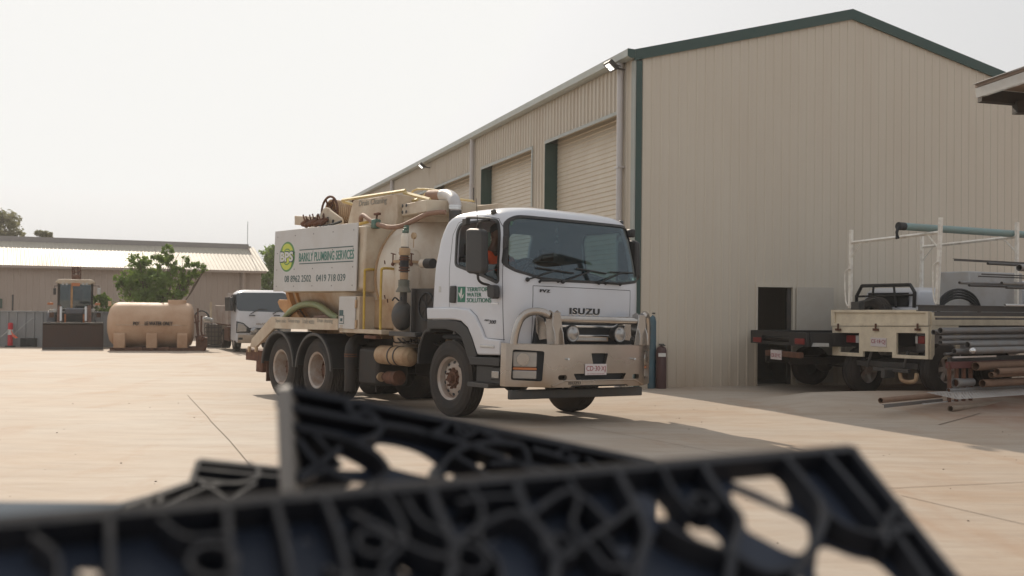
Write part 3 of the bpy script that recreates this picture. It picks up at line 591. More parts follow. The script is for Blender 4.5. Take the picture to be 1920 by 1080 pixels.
# door decal
q0,q1=S(858.5,566.5),S(873,537.5); lg=B(); lg.box(q0[0],q1[0],-0.006,-0.002,q0[1],q1[1]); lg=lg.out('door_decal',M['green'],trk,smooth=False)
cx=(q0[0]+q1[0])/2; cz=(q0[1]+q1[1])/2; w=(q1[0]-q0[0]); h=(q1[1]-q0[1]); b=B()
for lf in ([(0,-.42),(-.08,-.2),(-.02,-.1)],[(-.02,-.28),(-.30,-.05),(-.40,.12),(-.22,.10),(-.08,-.02)],[(-.03,-.12),(-.14,.12),(-.02,.42),(.08,.38),(.10,.1),(.04,-.12)],[(.02,-.26),(.14,-.05),(.32,.0),(.42,.12),(.22,-.22)]):
    b.ext([(cx+a*w,-0.0065,cz+c*h) for a,c in lf],(0,-0.003,0))
b.out('emblem',M['prn_white'],lg,smooth=False)
for s,ya,yb,xb in (('TERRITORY',546.5,538.2,921),('WATER',556.3,548.7,903),('SOLUTIONS',567,558.7,921.5)):
    a=S(875.5,ya); c=S(xb,yb); text(s,'lettering',M['green'],lg,(a[0],-0.003,a[1]),(1,0,0),(0,0,1),c[0]-a[0],c[1]-S(875.5,ya)[1],0.003,0.006)
b=B(); a=S(921,570.5); c=S(934,568); b.box(a[0],c[0],-0.004,-0.001,a[1],c[1]); b.out('small_badge',M['chrome'],lg)
b=B(); q=P([(846,536),(856,568)]); b.box(q[0][0],q[1][0],-0.03,0.0,q[1][1],q[0][1]); dh=b.out('door_handle',M['blackp'],trk,0.02)
b=B(); q=P([(823,537),(827,548)]); b.box(q[0][0],q[1][0],-0.003,0.001,q[1][1],q[0][1]); b.out('vin_sticker',M['lens'],trk)
# roof marker, rain visor rail
b=B(); p=T.hit(925.5,397.5,1,0.10); b.sph(p,0.045,12,(1.2,.8,.9)); b.out('roof_marker_lamp',M['dgrey'],trk)
b=B(); p=T.hit(1112,404,0,1.0); b.sph((0.80,2.2,2.78),0.04,12,(1.2,.8,.9)); b.out('roof_marker_lamp',M['dgrey'],trk)
b=B(); b.tube([T.hit(x,y,1,-0.02) for x,y in ((875,411),(880,408),(918,410),(922,413))],0.016,8,3); b.box(.05,.14,-.05,.02,2.62,2.70); b.out('grab_rail',M['dgrey'],trk,0.005)
# mirrors
def mirror(poly,y,sy,arms,name='wing_mirror'):
    b=B(); b.xz(rpoly(poly,0.06,4),y-0.05,y+0.05); m=b.out(name,M['blackp'],trk,0.03)
    for a in arms: B().tube(a,0.017,8,4).out('mirror_arm',M['blackm'],m)
    return m
my=-0.22; MP=[T.S(x,y_,my) for x,y_ in ((878,431),(884,428.5),(905,429),(911,433),(911,506),(908,513.5),(882,513),(877.5,508))]
m=mirror(MP,my,-1,[[T.hit(896,430,1,my),T.hit(897,420,1,my),T.hit(906,414,1,-.15),T.hit(918,412,1,-.02)],[T.hit(896,513,1,my),T.hit(897,524,1,my),T.hit(904,531,1,-.12),T.hit(917,535,1,-.02),T.hit(922,541,1,-.0)]])
mp2=[(x,z) for x,z in MP]; dx=0.12
mm=mirror([(x+.0,z+.03) for x,z in mp2],2.52,1,[[(0.40,2.52,2.55),(0.41,2.52,2.63),(0.55,2.55,2.68),(0.80,2.38,2.66)],[(0.40,2.52,2.04),(0.42,2.52,1.96),(0.6,2.55,1.90),(0.8,2.42,1.88)]])
b=B(); b.box(.74,.86,2.36,2.44,2.58,2.70); b.out('mirror_bracket',M['blackp'],trk,0.02)
b=B(); q=P([(922,536),(933,560)],-.06); b.xz(rpoly([T.S(x,y_,-.06) for x,y_ in ((919,538),(922,534),(931,535),(933,538),(933,558),(930,561),(920,557))],.02),-0.12,-0.02); b.out('kerb_mirror',M['blackp'],trk,0.012)
b=B(); b.tube([T.hit(896,428,1,my),T.hit(893,372,1,my)],[0.006,0.003],6); b.out('aerial',M['dark'],trk)
b=B(); b.tube([T.hit(928,470,1,-.03),T.hit(938,470,1,-.0)],.001,4) if False else b.box(0.93,0.965,-0.02,0.03,S(938,466)[1],S(936,443)[1]); b.out('air_vent',M['blackp'],trk,0.008)
# wipers and grab handles on the nose
def fx(y,z,e=0.02):
    r=cabring(z,0); c=[p for p in r if p[0]>0.6]; c=sorted(c,key=lambda p:p[1]); return np.interp(y,[p[1] for p in c],[p[0] for p in c])+e
for (a,b0,c0) in (((987,524),(1037,507),(1071,512.5)),((1049,528),(1104,508),(1133,513)),((1116,530),(1163,511),(1187,512))):
    pts=[]
    for px,py in (a,b0,c0):
        p=T.hit(px,py,0,1.12); p.x=fx(p.y,p.z,0.03); pts.append(p)
    l=B(); l.tube([pts[0],(pts[0]+pts[1])/2+Vector((.01,0,.0)),pts[1]],0.011,6,3); l.sph(pts[0],0.03,10); wp=l.out('wiper_arm',M['dark'],trk)
    d=(pts[2]-pts[1]); l=B(); A=pts[1]-d*0.9; C=pts[1]+d*1.0; ps=[]
    for k in range(7):
        q=A+(C-A)*k/6; q.x=fx(q.y,q.z,0.012); ps.append(q)
    l.tube(ps,0.012,6); l.out('wiper_blade',M['dark'],wp)
for u,v in (((1010,526),(1043,526)),((1132,530),(1160,532))):
    a=T.hit(*u,0,1.13); c=T.hit(*v,0,1.13); a.x=fx(a.y,a.z,0); c.x=fx(c.y,c.z,0); l=B(); e=Vector((.045,0,.0)); k=(c-a)*0.12; l.tube([a-Vector((0,0,.02)),a+e*.8,a+e+k,c+e-k,c+e*.8,c-Vector((0,0,.02))],0.017,8,3); l.out('grab_handle',M['dark'],trk)
# interior
b=B(); b.box(-0.6,0.98,0.1,2.3,1.05,1.12); b.box(0.66,0.98,0.2,2.2,1.12,1.86); b.out('dashboard',M['dark'],trk,0.04)
def seat(y):
    b=B(); b.box(-0.30,0.25,y-.26,y+.26,1.48,1.66); b.ext([(-0.36,y-.25,1.62),(-0.24,y-.25,1.62),(-0.38,y-.25,2.22),(-0.48,y-.25,2.22)],(0,.5,0)); b.box(-.3,.2,y-.22,y+.22,1.12,1.48)
    o=b.out('cab_seat',M['seat'],trk,0.03); B().box(-.50,-.41,y-.13,y+.13,2.24,2.42).out('headrest',M['seat'],o,0.03)
seat(0.50); seat(1.86); B().box(-0.45,0.1,0.85,1.45,1.12,1.72).out('centre_console',M['seat'],trk,0.05)
b=B(); R=Matrix.Translation((0.66,0.52,1.99))@Matrix.Rotation(math.radians(-58),4,'Y'); pts=[R@Vector((.21*math.cos(t),.21*math.sin(t),0)) for t in np.linspace(0,2*PI,28,endpoint=False)]; b.tube(pts,0.016,8,closed=True)
for t in (0.3,2.84,4.71): b.tube([R@Vector((0,0,-.03)),R@Vector((.2*math.cos(t),.2*math.sin(t),0))],0.014,6)
b.tube([R@Vector((0,0,0)),R@Vector((0,0,-.35))],0.03,8); b.out('steering_wheel',M['dark'],trk)
b=B(); b.tube([(.80,1.0,2.68),(.80,1.0,2.6),(.81,1.0,2.45)],[.004,.004],4); b.sph((.81,1.0,2.50),.022,8); b.sph((.81,1.0,2.42),.03,8); b.sph((.81,1.0,2.58),.025,8); b.out('hanging_ornament',M['lens'],trk)
b=B(); p=T.hit(963,419,0,0.9); b.box(p.x-.03,p.x-.025,p.y-.03,p.y+.03,p.z-.03,p.z+.03) ; b.out('inspection_sticker',M['teal'],trk)
# ---- bull bar bumper
plan=[(1.03,-0.075),(1.14,-0.075),(1.47,0.37),(1.52,0.52),(1.52,1.90),(1.47,2.05),(1.14,2.495),(1.03,2.495)]
pin=[(1.03,-0.035),(1.12,-0.035),(1.43,0.39),(1.47,0.53),(1.47,1.89),(1.43,2.03),(1.12,2.455),(1.03,2.455)]
b=B(); poly=plan+pin[::-1]; b.xy(poly,0.50,1.045); body=b.mesh()
n1=Vector((0.49-(-0.0),0,0)); d=Vector((0.33,0.445,0)).normalized(); nn=Vector((d.y,-d.x,0))
def cham(u0,u1,z0,z1,dep=.3,mir=False,poly=None):
    o=Vector((1.14,-0.075,0)); pts=poly or rr2(u0,u1,z0,z1,0.02,3); L=[o+d*u+Vector((0,0,z))+nn*0.1 for u,z in pts]; v=-nn*dep
    if mir: L=[Vector((p.x,2*YC-p.y,p.z)) for p in L]; v=Vector((v.x,-v.y,0))
    return B().ext(L,v).mesh()
HLP=rpoly([(0.07,0.585),(0.47,0.575),(0.49,0.96),(0.085,0.975)],0.03,3)
cuts=[cham(0,0,0,0,poly=HLP),cham(0,0,0,0,mir=True,poly=HLP)]
cuts.append(cut_x(rpoly([(1.04,0.94),(1.34,0.94),(1.30,0.79),(1.08,0.79)],.015,3),1.3,1.7))
cuts.append(cut_x(rpoly([(0.74,0.675),(1.68,0.675),(1.62,0.585),(0.80,0.585)],.02,3),1.3,1.7))
for y in (0.56,1.86): cuts.append(cut_x(rr2(y-.07,y+.07,0.595,0.66,0.03),1.3,1.7))
cuts.append(cut_x([(0.66,0.47),(0.72,0.525),(1.70,0.525),(1.76,0.47)],1.2,1.8))
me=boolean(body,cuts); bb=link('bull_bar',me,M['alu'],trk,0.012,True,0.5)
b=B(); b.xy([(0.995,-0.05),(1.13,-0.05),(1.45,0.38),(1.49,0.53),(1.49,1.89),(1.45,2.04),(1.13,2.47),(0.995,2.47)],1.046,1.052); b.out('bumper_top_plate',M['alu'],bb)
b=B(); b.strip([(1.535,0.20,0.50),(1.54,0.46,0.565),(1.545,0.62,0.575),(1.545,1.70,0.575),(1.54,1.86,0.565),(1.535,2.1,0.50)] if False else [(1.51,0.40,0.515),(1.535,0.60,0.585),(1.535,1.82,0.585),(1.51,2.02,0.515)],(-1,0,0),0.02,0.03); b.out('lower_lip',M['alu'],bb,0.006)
for s in (0,1):
    f=(lambda y:y) if s==0 else (lambda y:2*YC-y)
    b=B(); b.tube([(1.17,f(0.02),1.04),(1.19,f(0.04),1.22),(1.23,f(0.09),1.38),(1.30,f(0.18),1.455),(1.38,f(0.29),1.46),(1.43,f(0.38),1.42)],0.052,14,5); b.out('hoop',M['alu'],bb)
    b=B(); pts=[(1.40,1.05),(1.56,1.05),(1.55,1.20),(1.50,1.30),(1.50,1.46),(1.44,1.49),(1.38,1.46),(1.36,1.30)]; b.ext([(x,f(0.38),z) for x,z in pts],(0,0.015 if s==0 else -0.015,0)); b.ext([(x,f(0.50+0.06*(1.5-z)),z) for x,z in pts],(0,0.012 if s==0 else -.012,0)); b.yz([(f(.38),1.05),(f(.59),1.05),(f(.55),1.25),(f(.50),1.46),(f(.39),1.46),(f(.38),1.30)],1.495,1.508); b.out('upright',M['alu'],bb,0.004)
    b=B(); c=Vector((1.42,f(0.79),1.19)); b.lathe([(-.13,.04),(-.11,.09),(-.03,.115),(.0,.118),(.012,.112)],c,0,28); b.cyl((1.38,f(.79),1.05),(1.38,f(.79),1.12),.02); sp=b.out('driving_lamp',M['blackp'],bb); b=B(); b.lathe([(.0,.0005),(.006,.1)],c+Vector((.016,0,0)),0,28,False); b.lathe([(.012,.1),(.03,.07),(.036,.001)],c,0,28,False); b.out('lamp_glass',M['hlamp'],sp)
    # headlamp cluster sits behind the cut-out
    def blk(u0,u1,z0,z1,dd,th,name,mt,par):
        o=Vector((1.14,-0.075,0)); L=[o+d*u+Vector((0,0,z))-nn*dd for u,z in rr2(u0,u1,z0,z1,.015,2)]; v=-nn*th
        if s: L=[Vector((p.x,2*YC-p.y,p.z)) for p in L]; v=Vector((v.x,-v.y,0))
        return B().ext(L,v).out(name,mt,par,0.01)
    hb=blk(.06,.50,.57,.98,.075,.05,'headlamp_housing',M['dark'],bb); blk(.09,.40,.75,.95,.035,.04,'headlamp',M['hlamp'],hb); blk(.09,.40,.715,.745,.032,.04,'trim',M['amber'],hb); blk(.09,.40,.60,.71,.035,.04,'indicator',M['hlamp'],hb)
    b=B(); o=Vector((1.14,-0.075,0))+d*.22-nn*.03; o.z=.85; o.y=f(o.y); b.cyl(o-nn*.01 if not s else o,(o+nn*.012) if not s else o+Vector((nn.x,-nn.y,0))*.012,.085,.08,24); b.out('reflector',M['alu'],hb)
    b=B(); y=f(0.62); b.cyl((1.5,y,.86),(1.56,y,.865),.014,seg=10); b.out('towing_eye',M['chrome'],bb)
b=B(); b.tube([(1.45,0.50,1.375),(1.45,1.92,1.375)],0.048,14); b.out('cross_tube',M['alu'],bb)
b=B(); b.box(1.38,1.46,0.70,1.72,.5,.95); b.out('radiator_guard',M['dark'],bb)
PX=1.525; b=B(); b.box(PX,PX+.006,0.93,1.31,0.655,0.80); pl=b.out('number_plate',M['plate'],bb,0.002); text('CD·30·XJ','plate_lettering',M['platered'],pl,(PX+.006,0.95,0.69),(0,1,0),(0,0,1),0.34,0.085,0.002,0.0); text('NT OUTBACK AUSTRALIA','plate_lettering',M['platered'],pl,(PX+.006,0.97,0.665),(0,1,0),(0,0,1),0.30,0.012,0.001)
text('ISUZU','badge',M['dark'],bb,(1.524,0.66,0.535),(0,1,0),(0,0,1),0.2,0.035,0.002,0.0,0,1.1)
b=B(); b.box(1.13,1.21,-0.03,2.30,0.335,0.455); b.out('underrun_bar',M['dgrey'],trk,0.015)
# ---- chassis
for y in (0.72,1.50): B().box(-6.9,1.1,y-.04,y+.04,0.72,0.98).out('chassis_rail',M['blackm'],trk)
for x in (-6.6,-4.82,-3,-1.2): B().box(x-.05,x+.05,.5,1.8,.70,.80).out('cross_member',M['blackm'],trk)
b=B(); b.box(-2.3,-0.6,0.75,1.5,0.42,0.95); b.box(-0.9,0.7,0.85,1.42,0.5,1.1); b.out('gearbox',M['blackm'],trk,0.05)
for x in (-.28,-4.19,-5.55):
    za=.5 if x>-1 else .40; b=B(); b.cyl((x,.3,za),(x,2.1,za),.075); b.sph((x,YC,za),.22); b.out('axle',M['blackm'],trk)
# ---- wheels
def tyre_mesh(R=0.525,w=0.28,ri=0.30):
    prof=[(-w/2+.02,ri),(-w/2,ri+.03),(-w/2-.008,(R+ri)/2),(-w/2+.01,R-.045),(-w/2+.035,R-.012)]
    n=9
    for i in range(n):
        a=-w/2+.045+(w-.09)*i/(n-1); 
        prof+= [(a-.008,R),(a+.008,R)] if i%2==0 else [(a-.005,R-.014),(a+.005,R-.014)]
    prof+=[(w/2-.035,R-.012),(w/2-.01,R-.045),(w/2+.008,(R+ri)/2),(w/2,ri+.03),(w/2-.02,ri)]
    return prof
def truckwheel(x,y,out,front,dual):
    zw=lambda x: 0.515 if x>-1 else (0.41 if x>-5 else 0.395)
    zc=zw(x); c=(x,y,zc); b=B(); s=-out
    def L(prof,closed=True,o=c,seg=48): b.lathe([(h*s,r) for h,r in prof],o,1,seg,closed)
    if front:
        L([(-.13,.001),(-.13,.05),(-.08,.07),(-.075,.10),(-.055,.105),(-.05,.16)],False)
        for k in range(10):
            t=2*PI*k/10+.2; q=Vector((x+.135*math.cos(t),y,zc+.135*math.sin(t))); b.cyl(q+Vector((0,s*-.04,0)),q+Vector((0,s*-.09,0)),.017,.014,8)
        w=b.out('wheel',M['rimrust'],trk,0,True,.5)
        b=B(); L([(-.05,.12),(-.06,.165),(-.05,.19),(-.03,.24),(-.015,.26),(-.0,.272),(-.09,.275),(-.105,.292),(-.12,.30),(-.12,.312),(-.095,.315),(-.08,.29)],False); b.out('rim',M['rim'],w)
        b=B()
        for k in range(10):
            t=2*PI*(k+.5)/10; q=Vector((x+.215*math.cos(t),y,zc+.215*math.sin(t))); b.cyl(q+Vector((0,s*.0,0)),q+Vector((0,s*-.045,0)),.026,seg=12)
        b.out('hand_holes',M['dark'],w)
    else:
        L([(.02,.001),(.02,.09),(.06,.10),(.09,.12),(.10,.16),(.075,.20),(.09,.238)],False)
        for k in range(10):
            t=2*PI*k/10; q=Vector((x+.145*math.cos(t),y,zc+.145*math.sin(t))); b.cyl(q+Vector((0,s*.10,0)),q+Vector((0,s*.04,0)),.02,.016,8)
        w=b.out('wheel',M['rimrust'],trk,0,True,.5)
        b=B(); L([(.09,.232),(.06,.24),(-.05,.262),(-.11,.272),(-.125,.292),(-.13,.30),(-.125,.312),(-.10,.315),(-.09,.29)],False); b.out('rim',M['rim'],w)
    b=B(); L(tyre_mesh(),False); b.out('tyre',M['rubber'],w,0,True,.35)
    if dual: b=B(); L(tyre_mesh(),False,(x,y+s*.33,zc)); b.out('inner_tyre',M['rubber'],w,0,True,.35)
for y,o in ((0.16,-1),(2.26,1)): truckwheel(-.28,y,o,True,False)
for x in (-4.19,-5.55):
    for y,o in ((0.16,-1),(2.26,1)): truckwheel(x,y,o,False,True)
# mudguards of the rear wheels
for side in (0,1):
    y0,y1=(-0.03,0.62) if side==0 else (1.80,2.45)
    for x in (-4.19,-5.55):
        b=B(); pts=[(x+.64*math.cos(t),.385+.64*math.sin(t)) for t in np.linspace(math.radians(8),math.radians(172),22)]; inn=[(x+.60*math.cos(t),.385+.60*math.sin(t)) for t in np.linspace(math.radians(172),math.radians(8),22)]
        b.xz(pts+inn,y0,y1); b.out('mudguard',M['blackp'],trk,0.008)
        b=B(); pts=[(x+.65*math.cos(t),.385+.65*math.sin(t)) for t in np.linspace(math.radians(4),math.radians(176),22)]; inn=[(x+.605*math.cos(t),.385+.605*math.sin(t)) for t in np.linspace(math.radians(176),math.radians(4),22)]
        b.xz(pts+inn,(y0-.02 if side==0 else y1-.02),(y0+.02 if side==0 else y1+.02)); b.out('mudguard_edge',M['dgrey'],trk,0.006)
for y0,y1 in ((.02,.5),(1.8,2.28)): B().box(-6.22,-6.19,y0+.05,y1,.10,.45).out('mud_flap',M['rustb'],trk)
b=B(); q=P([(480,673),(502,700)]); b.box(q[0][0],-6.24,0.0,0.42,q[1][1],q[0][1]); b.out('rear_step_box',M['rustb'],trk,0.02)
# front mudguard stay behind the cab wheel
b=B(); b.strip([X3(q,.0) for q in P([(812,609),(806,618),(797,622),(789,641),(785,663),(784,682)])],(0,1,0),0.05,0.4,3); b.out('front_mudguard',M['blackp'],trk)
b=B(); b.strip([X3(q,-.012) for q in P([(812,609),(806,618),(797,622),(789,641),(785,663),(784,682)])],(0,1,0),0.02,0.03,3); b.out('mudguard_edge',M['dgrey'],trk)
# ---- deck beams
BM=P([(510.5,594),(635.5,597.5),(635,619),(514.5,616),(480.5,652),(470.5,651),(473.5,636)])
for y0,y1 in ((-0.02,0.03),(2.39,2.44)):
    b=B(); b.xz(BM,y0,y1); o=b.out('deck_beam',M['cream'],trk,0.004)
    b=B(); q=P([(510.5,594),(635.5,597.5)]); yy=(y0,y0+.12) if y0<1 else (y1-.12,y1); b.xz([q[0],q[1],(q[1][0],q[1][1]-.015),(q[0][0],q[0][1]-.015)],yy[0]-.004,yy[1]+.004); b.out('beam_flange',M['cream'],o)
a=S(518,603.5); q=S(627,607); x=a[0]
for s_,w_ in (('Septic tanks',0.24),('Grease traps',0.24),('Trade waste',0.23),('Drain cleaning',0.30)):
    pass
xs=[(518.5,539),(542,564),(568.5,591.5),(597,626)]
for (u,v),s_ in zip(xs,('Septic tanks','Grease traps','Trade waste','Drain cleaning')):
    a=S(u,605.3); c=S(v,600.5); text(s_,'lettering',M['txtf'],trk,(a[0],-0.022,a[1]-.01),(1,0,0),(0,0,1),c[0]-a[0],.085,0.002,0.0)
q=P([(510,596),(635,598)]); b=B(); b.box(-5.85,-3.35,0.04,2.24,1.17,1.22); b.out('deck_plate',M['rustb'],trk)
b=B(); q=P([(458,660),(502,690)]); b.box(-6.98,-6.30,0.0,2.4,S(465,675)[1],S(465,655)[1]); b.out('rear_bumper',M['rustb'],trk,0.01)
for px in (470,483): q=S(px,654); B().box(q[0]-.03,q[0]+.03,-.05,0,q[1]-.06,q[1]+.05).out('hinge_lug',M['rustc'],trk,.01)
# ---- tank
TY,TZ,TRd=1.21,1.98,1.0
def tk(name,prof,mt): b=B(); b.lathe(prof,(0,TY,TZ),0,64,True); return b.out(name,mt,trk,0,True,.7)
tank=tk('tank',[(-5.85,.001),(-5.82,.5),(-5.72,.85),(-5.6,TRd)]+[(x,TRd) for x in (-5.0,-4,-3,-2.62)]+[(-2.45,.985),(-2.2,.92),(-1.95,.76),(-1.8,.52),(-1.73,.25),(-1.72,.001)],M['creamt'])
b=B(); b.lathe([(-2.66,TRd-.02),(-2.66,TRd+.022),(-2.62,TRd+.022),(-2.62,TRd-.02)],(0,TY,TZ),0,64,False); b.out('tank_ring',M['rustc'],trk)
b=B(); b.lathe([(-5.70,TRd-.2),(-5.70,TRd+.09),(-5.60,TRd+.09),(-5.60,TRd-.2)],(0,TY,TZ),0,64,False); b.lathe([(-5.42,TRd-.02),(-5.42,TRd+.05),(-5.38,TRd+.05),(-5.38,TRd-.02)],(0,TY,TZ),0,64,False); b.out('rear_door_flange',M['orange_rust'],trk)
b=B(); p=P([(520,566),(523,561.5),(541,562),(562,596),(541,596),(524,577)],.25); b.xz(p,.25,.35); b.out('door_gusset',M['orange_rust'],trk,.01)
b=B(); b.box(-5.3,-1.35,.72,1.56,.98,1.12); b.out('tank_saddle',M['rustc'],trk)
for x in (-5.2,-4.0,-2.9,-1.7):
    b=B(); b.yz([(.35,1.2),(.5,.98),(1.78,.98),(1.93,1.2),(1.6,1.35),(.7,1.35)],x-.03,x+.03); b.out('tank_bolster',M['rustc'],trk)
# lower beige skirt in front of the tank
b=B(); q=P([(672,560),(716,617)],.25); b.box(q[0][0],-1.9,.28,.9,q[1][1],q[0][1]); b.out('tank_skirt',M['rustc'],trk,.03)
# side pod
b=B(); q=P([(673,423),(738,422)],.0); b.ext([(-5.7,.03,1.78),(-5.7,.03,2.76),(-5.7,.6,2.80),(-5.7,.6,1.70),(-5.7,.12,1.72)],(2.98+.02,0,0)); b.out('side_pod',M['cream'],trk,.03)
# sign panel
q=[S(518,434),S(673,417.5),S(672,545.5),S(515.5,546.7)]; z1=(q[0][1]+q[1][1])/2; z0=(q[2][1]+q[3][1])/2; xa,xb=q[0][0]-.0,q[1][0]
sg=B().box(xa,xb,-0.02,0.0,z0,z1).out('sign_panel',M['whitep'],trk,.003)
def sgt(s,u,v,name,mt,bold=0.0): a=S(*u,-.022); c=S(*v,-.022); return text(s,name,mt,sg,(a[0],-.022,a[1]),(1,0,0),(0,0,1),c[0]-a[0],c[1]-a[1],.002,bold,0)
k=sgt('BARKLY PLUMBING SERVICES',(560.3,490.0),(663.7,474.0),'lettering',M['greenl'],0.012)
for v in k.data.vertices: pass
def zl(px,py): return S(px,py,-.022)
for (u,v) in (((561.5,469.3),(662.5,461.3)),((561.3,495),(662.3,489.3))):
    a,c=zl(*u),zl(*v); zz=(a[1]+c[1])/2; B().box(a[0],c[0],-.024,-.0205,zz-.008,zz+.008).out('rule_line',M['txt'],sg)
a=zl(561.3,495)[1]/2+zl(662.3,489.3)[1]/2; c=zl(561.5,469.3)[1]/2+zl(662.5,461.3)[1]/2
for v in k.data.vertices: v.co.z=a+.03+(v.co.z-min(w.co.z for w in k.data.vertices)) if False else v.co.z
zs_=[v.co.z for v in k.data.vertices]; lo,hi=min(zs_),max(zs_)
for v in k.data.vertices: v.co.z=a+.035+(v.co.z-lo)/(hi-lo)*(c-a-.085)
def two(s,u0,u1,py0,py1):
    a,c=zl(u0,py0),zl(u1,py1); z0_=zl(590,528)[1]; text(s,'lettering',M['txt'],sg,(a[0],-.022,z0_),(1,0,0),(0,0,1),c[0]-a[0],.115,.002,0)
two('08 8962 2502',533.3,583,529,517); two('0419 718 039',592.5,647.5,528,514)
cq=zl(538.3,481.5); rx=(zl(552.5,481)[0]-zl(524,481)[0])/2; rz_=(zl(538,453.3)[1]-zl(538,509.5)[1])/2
def disc(a,bv,mt,y,c=cq,half=None,name='logo_disc'):
    t=np.linspace(0,2*PI,40,endpoint=False) if half is None else np.linspace(half[0],half[1],24); pts=[(c[0]+a*math.cos(i),y,c[1]+bv*math.sin(i)) for i in t]; return B().ext(pts,(0,-.0015,0)).out(name,mt,sg,smooth=False)
disc(rx,rz_,M['midgreen'],-.0205); disc(rx*.86,rz_*.88,M['lime'],-.0225,(cq[0]-.01,cq[1]))
disc(rx*.55,rz_*.55,M['midgreen'],-.0245,(cq[0],cq[1])); disc(rx*.47,rz_*.47,M['lime'],-.0265,(cq[0],cq[1]))
for sgn in (1,-1):
    pts=[(cq[0]+rx*.86*math.cos(i),-.0245,cq[1]+rz_*.86*math.sin(i)) for i in (np.linspace(math.radians(-50),math.radians(5),8) if sgn<0 else np.linspace(math.radians(130),math.radians(185),8))]; B().ext(pts,(0,-.0015,0)).out('logo_leaf',M['midgreen'],sg,smooth=False)
text('BPS','logo_outline',M['txt'],sg,(cq[0]-rx*.90,-.030,cq[1]-.105),(1,0,0),(0,0,1),rx*1.8,.21,.002,.05); text('BPS','logo_lettering',M['prn_white'],sg,(cq[0]-rx*.84,-.033,cq[1]-.085),(1,0,0),(0,0,1),rx*1.68,.17,.002,.035)
for i in range(5):
    for j in range(4):
        x=xa+.12+(xb-xa-.24)*i/4; z=z0+.09+(z1-z0-.2)*j/3; B().lathe([(-.024,.001),(-.0235,.009),(-.02,.011)],(x,0,z),1,8,False).out('rivet',M['dgrey'],sg)
# tool cabinet
q=P([(638,555),(672,625)]); b=B(); b.box(q[0][0],q[1][0],.0,.5,q[1][1],q[0][1]); tb=b.out('tool_cabinet',M['cream'],trk,.008)
a,c=S(638.5,556),S(667,617.5); b=B(); b.box(a[0],c[0],-.025,-.004,c[1],a[1]); dr=b.out('cabinet_door',M['whitep'],tb,.006)
for py in (562,600): a=S(669.5,py); B().box(a[0]-.02,a[0]+.02,-.03,-.002,a[1]-.13,a[1]).out('hinge',M['rustc'],tb,.004)
a=S(638.7,593); B().box(a[0],a[0]+.13,-.028,-.0255,a[1]-.0,a[1]+.10).out('warning_sticker',M['txt'],dr)
a=S(638.7,607); B().box(a[0],a[0]+.15,-.028,-.0255,a[1]+.0,a[1]+.14).out('sticker_frame',M['txt'],dr); B().box(a[0]+.012,a[0]+.138,-.030,-.0285,a[1]+.012,a[1]+.128).out('sticker_panel',M['whitep'],dr); B().box(a[0]+.04,a[0]+.11,-.032,-.0305,a[1]+.04,a[1]+.09).out('sticker_mark',M['txt'],dr)
for k in range(4): B().box(a[0]+.02,a[0]+.12,-.028,-.0255,a[1]-.04-k*.035,a[1]-.028-k*.035).out('sticker_line',M['rustc'],dr)
# step plate and yellow rails
q=P([(675,617),(717,627)]); B().box(q[0][0]-.02,q[1][0],-.02,.3,q[1][1],q[0][1]).out('side_step',M['cream'],trk,.006)
q=P([(682,628),(704,636)]); B().box(q[0][0],q[1][0],.0,.1,q[1][1],q[0][1]).out('step_lamp',M['rustb'],trk,.01)
for A in (((682,620),(684,516),(686.5,505.5),(707,506)),((713,620),(715,514),(718,503.5),(737,504))):
    B().tube([T.hit(*A[0],1,.02),T.hit(A[0][0]+.6,A[0][1]-50,1,.02),T.hit(*A[1],1,.02),T.hit(*A[2],1,.03),T.hit(*A[3],1,.28)],.02,8,3).out('grab_rail',M['yellow'],trk)
# pressure vessel with clamps
vx,vy=S(764,520,.42)[0],.42; zt=S(764,465,.42)[1]; zb=S(764,615,.42)[1]
b=B(); b.lathe([(zb-.3,.19),(zb,.19),(zb+.05,.20),(zt-.16,.20),(zt-.08,.185),(zt-.03,.14),(zt,.001)],(vx,vy,0),2,32); pv=b.out('pressure_vessel',M['creamt'],trk)
b=B(); b.lathe([(zt-.24,.205),(zt-.24,.235),(zt-.20,.235),(zt-.20,.205)],(vx,vy,0),2,32,False); b.out('lid_flange',M['rustc'],pv)
for t in (200,250,300,340):
    t=math.radians(t); p=Vector((vx+.235*math.cos(t),vy+.235*math.sin(t),zt-.26)); b=B(); b.cyl(p,p+Vector((0,0,.16)),.012,seg=6); b.tube([p+Vector((-.06,.0,.17)),p+Vector((.06,0,.15))],.009,6); b.sph(p,.03,8); b.out('lid_clamp',M['rustb'],pv)
b=B(); p=T.hit(776,442,1,.25); b.lathe([(-.02,.05),(.02,.05)],p,1,16); b.cyl(p,p-Vector((0,0,.18)),.007,seg=6); b.out('pressure_gauge',M['rustc'],pv)
b=B(); b.cyl(T.hit(791,494,1,.35),T.hit(805,494,1,.35),.065); b.out('outlet_pipe',M['creamt'],pv); b=B(); b.cyl(T.hit(800,494,1,.34),T.hit(812,494,1,.34),.075); b.out('rubber_sleeve',M['blackp'],pv)
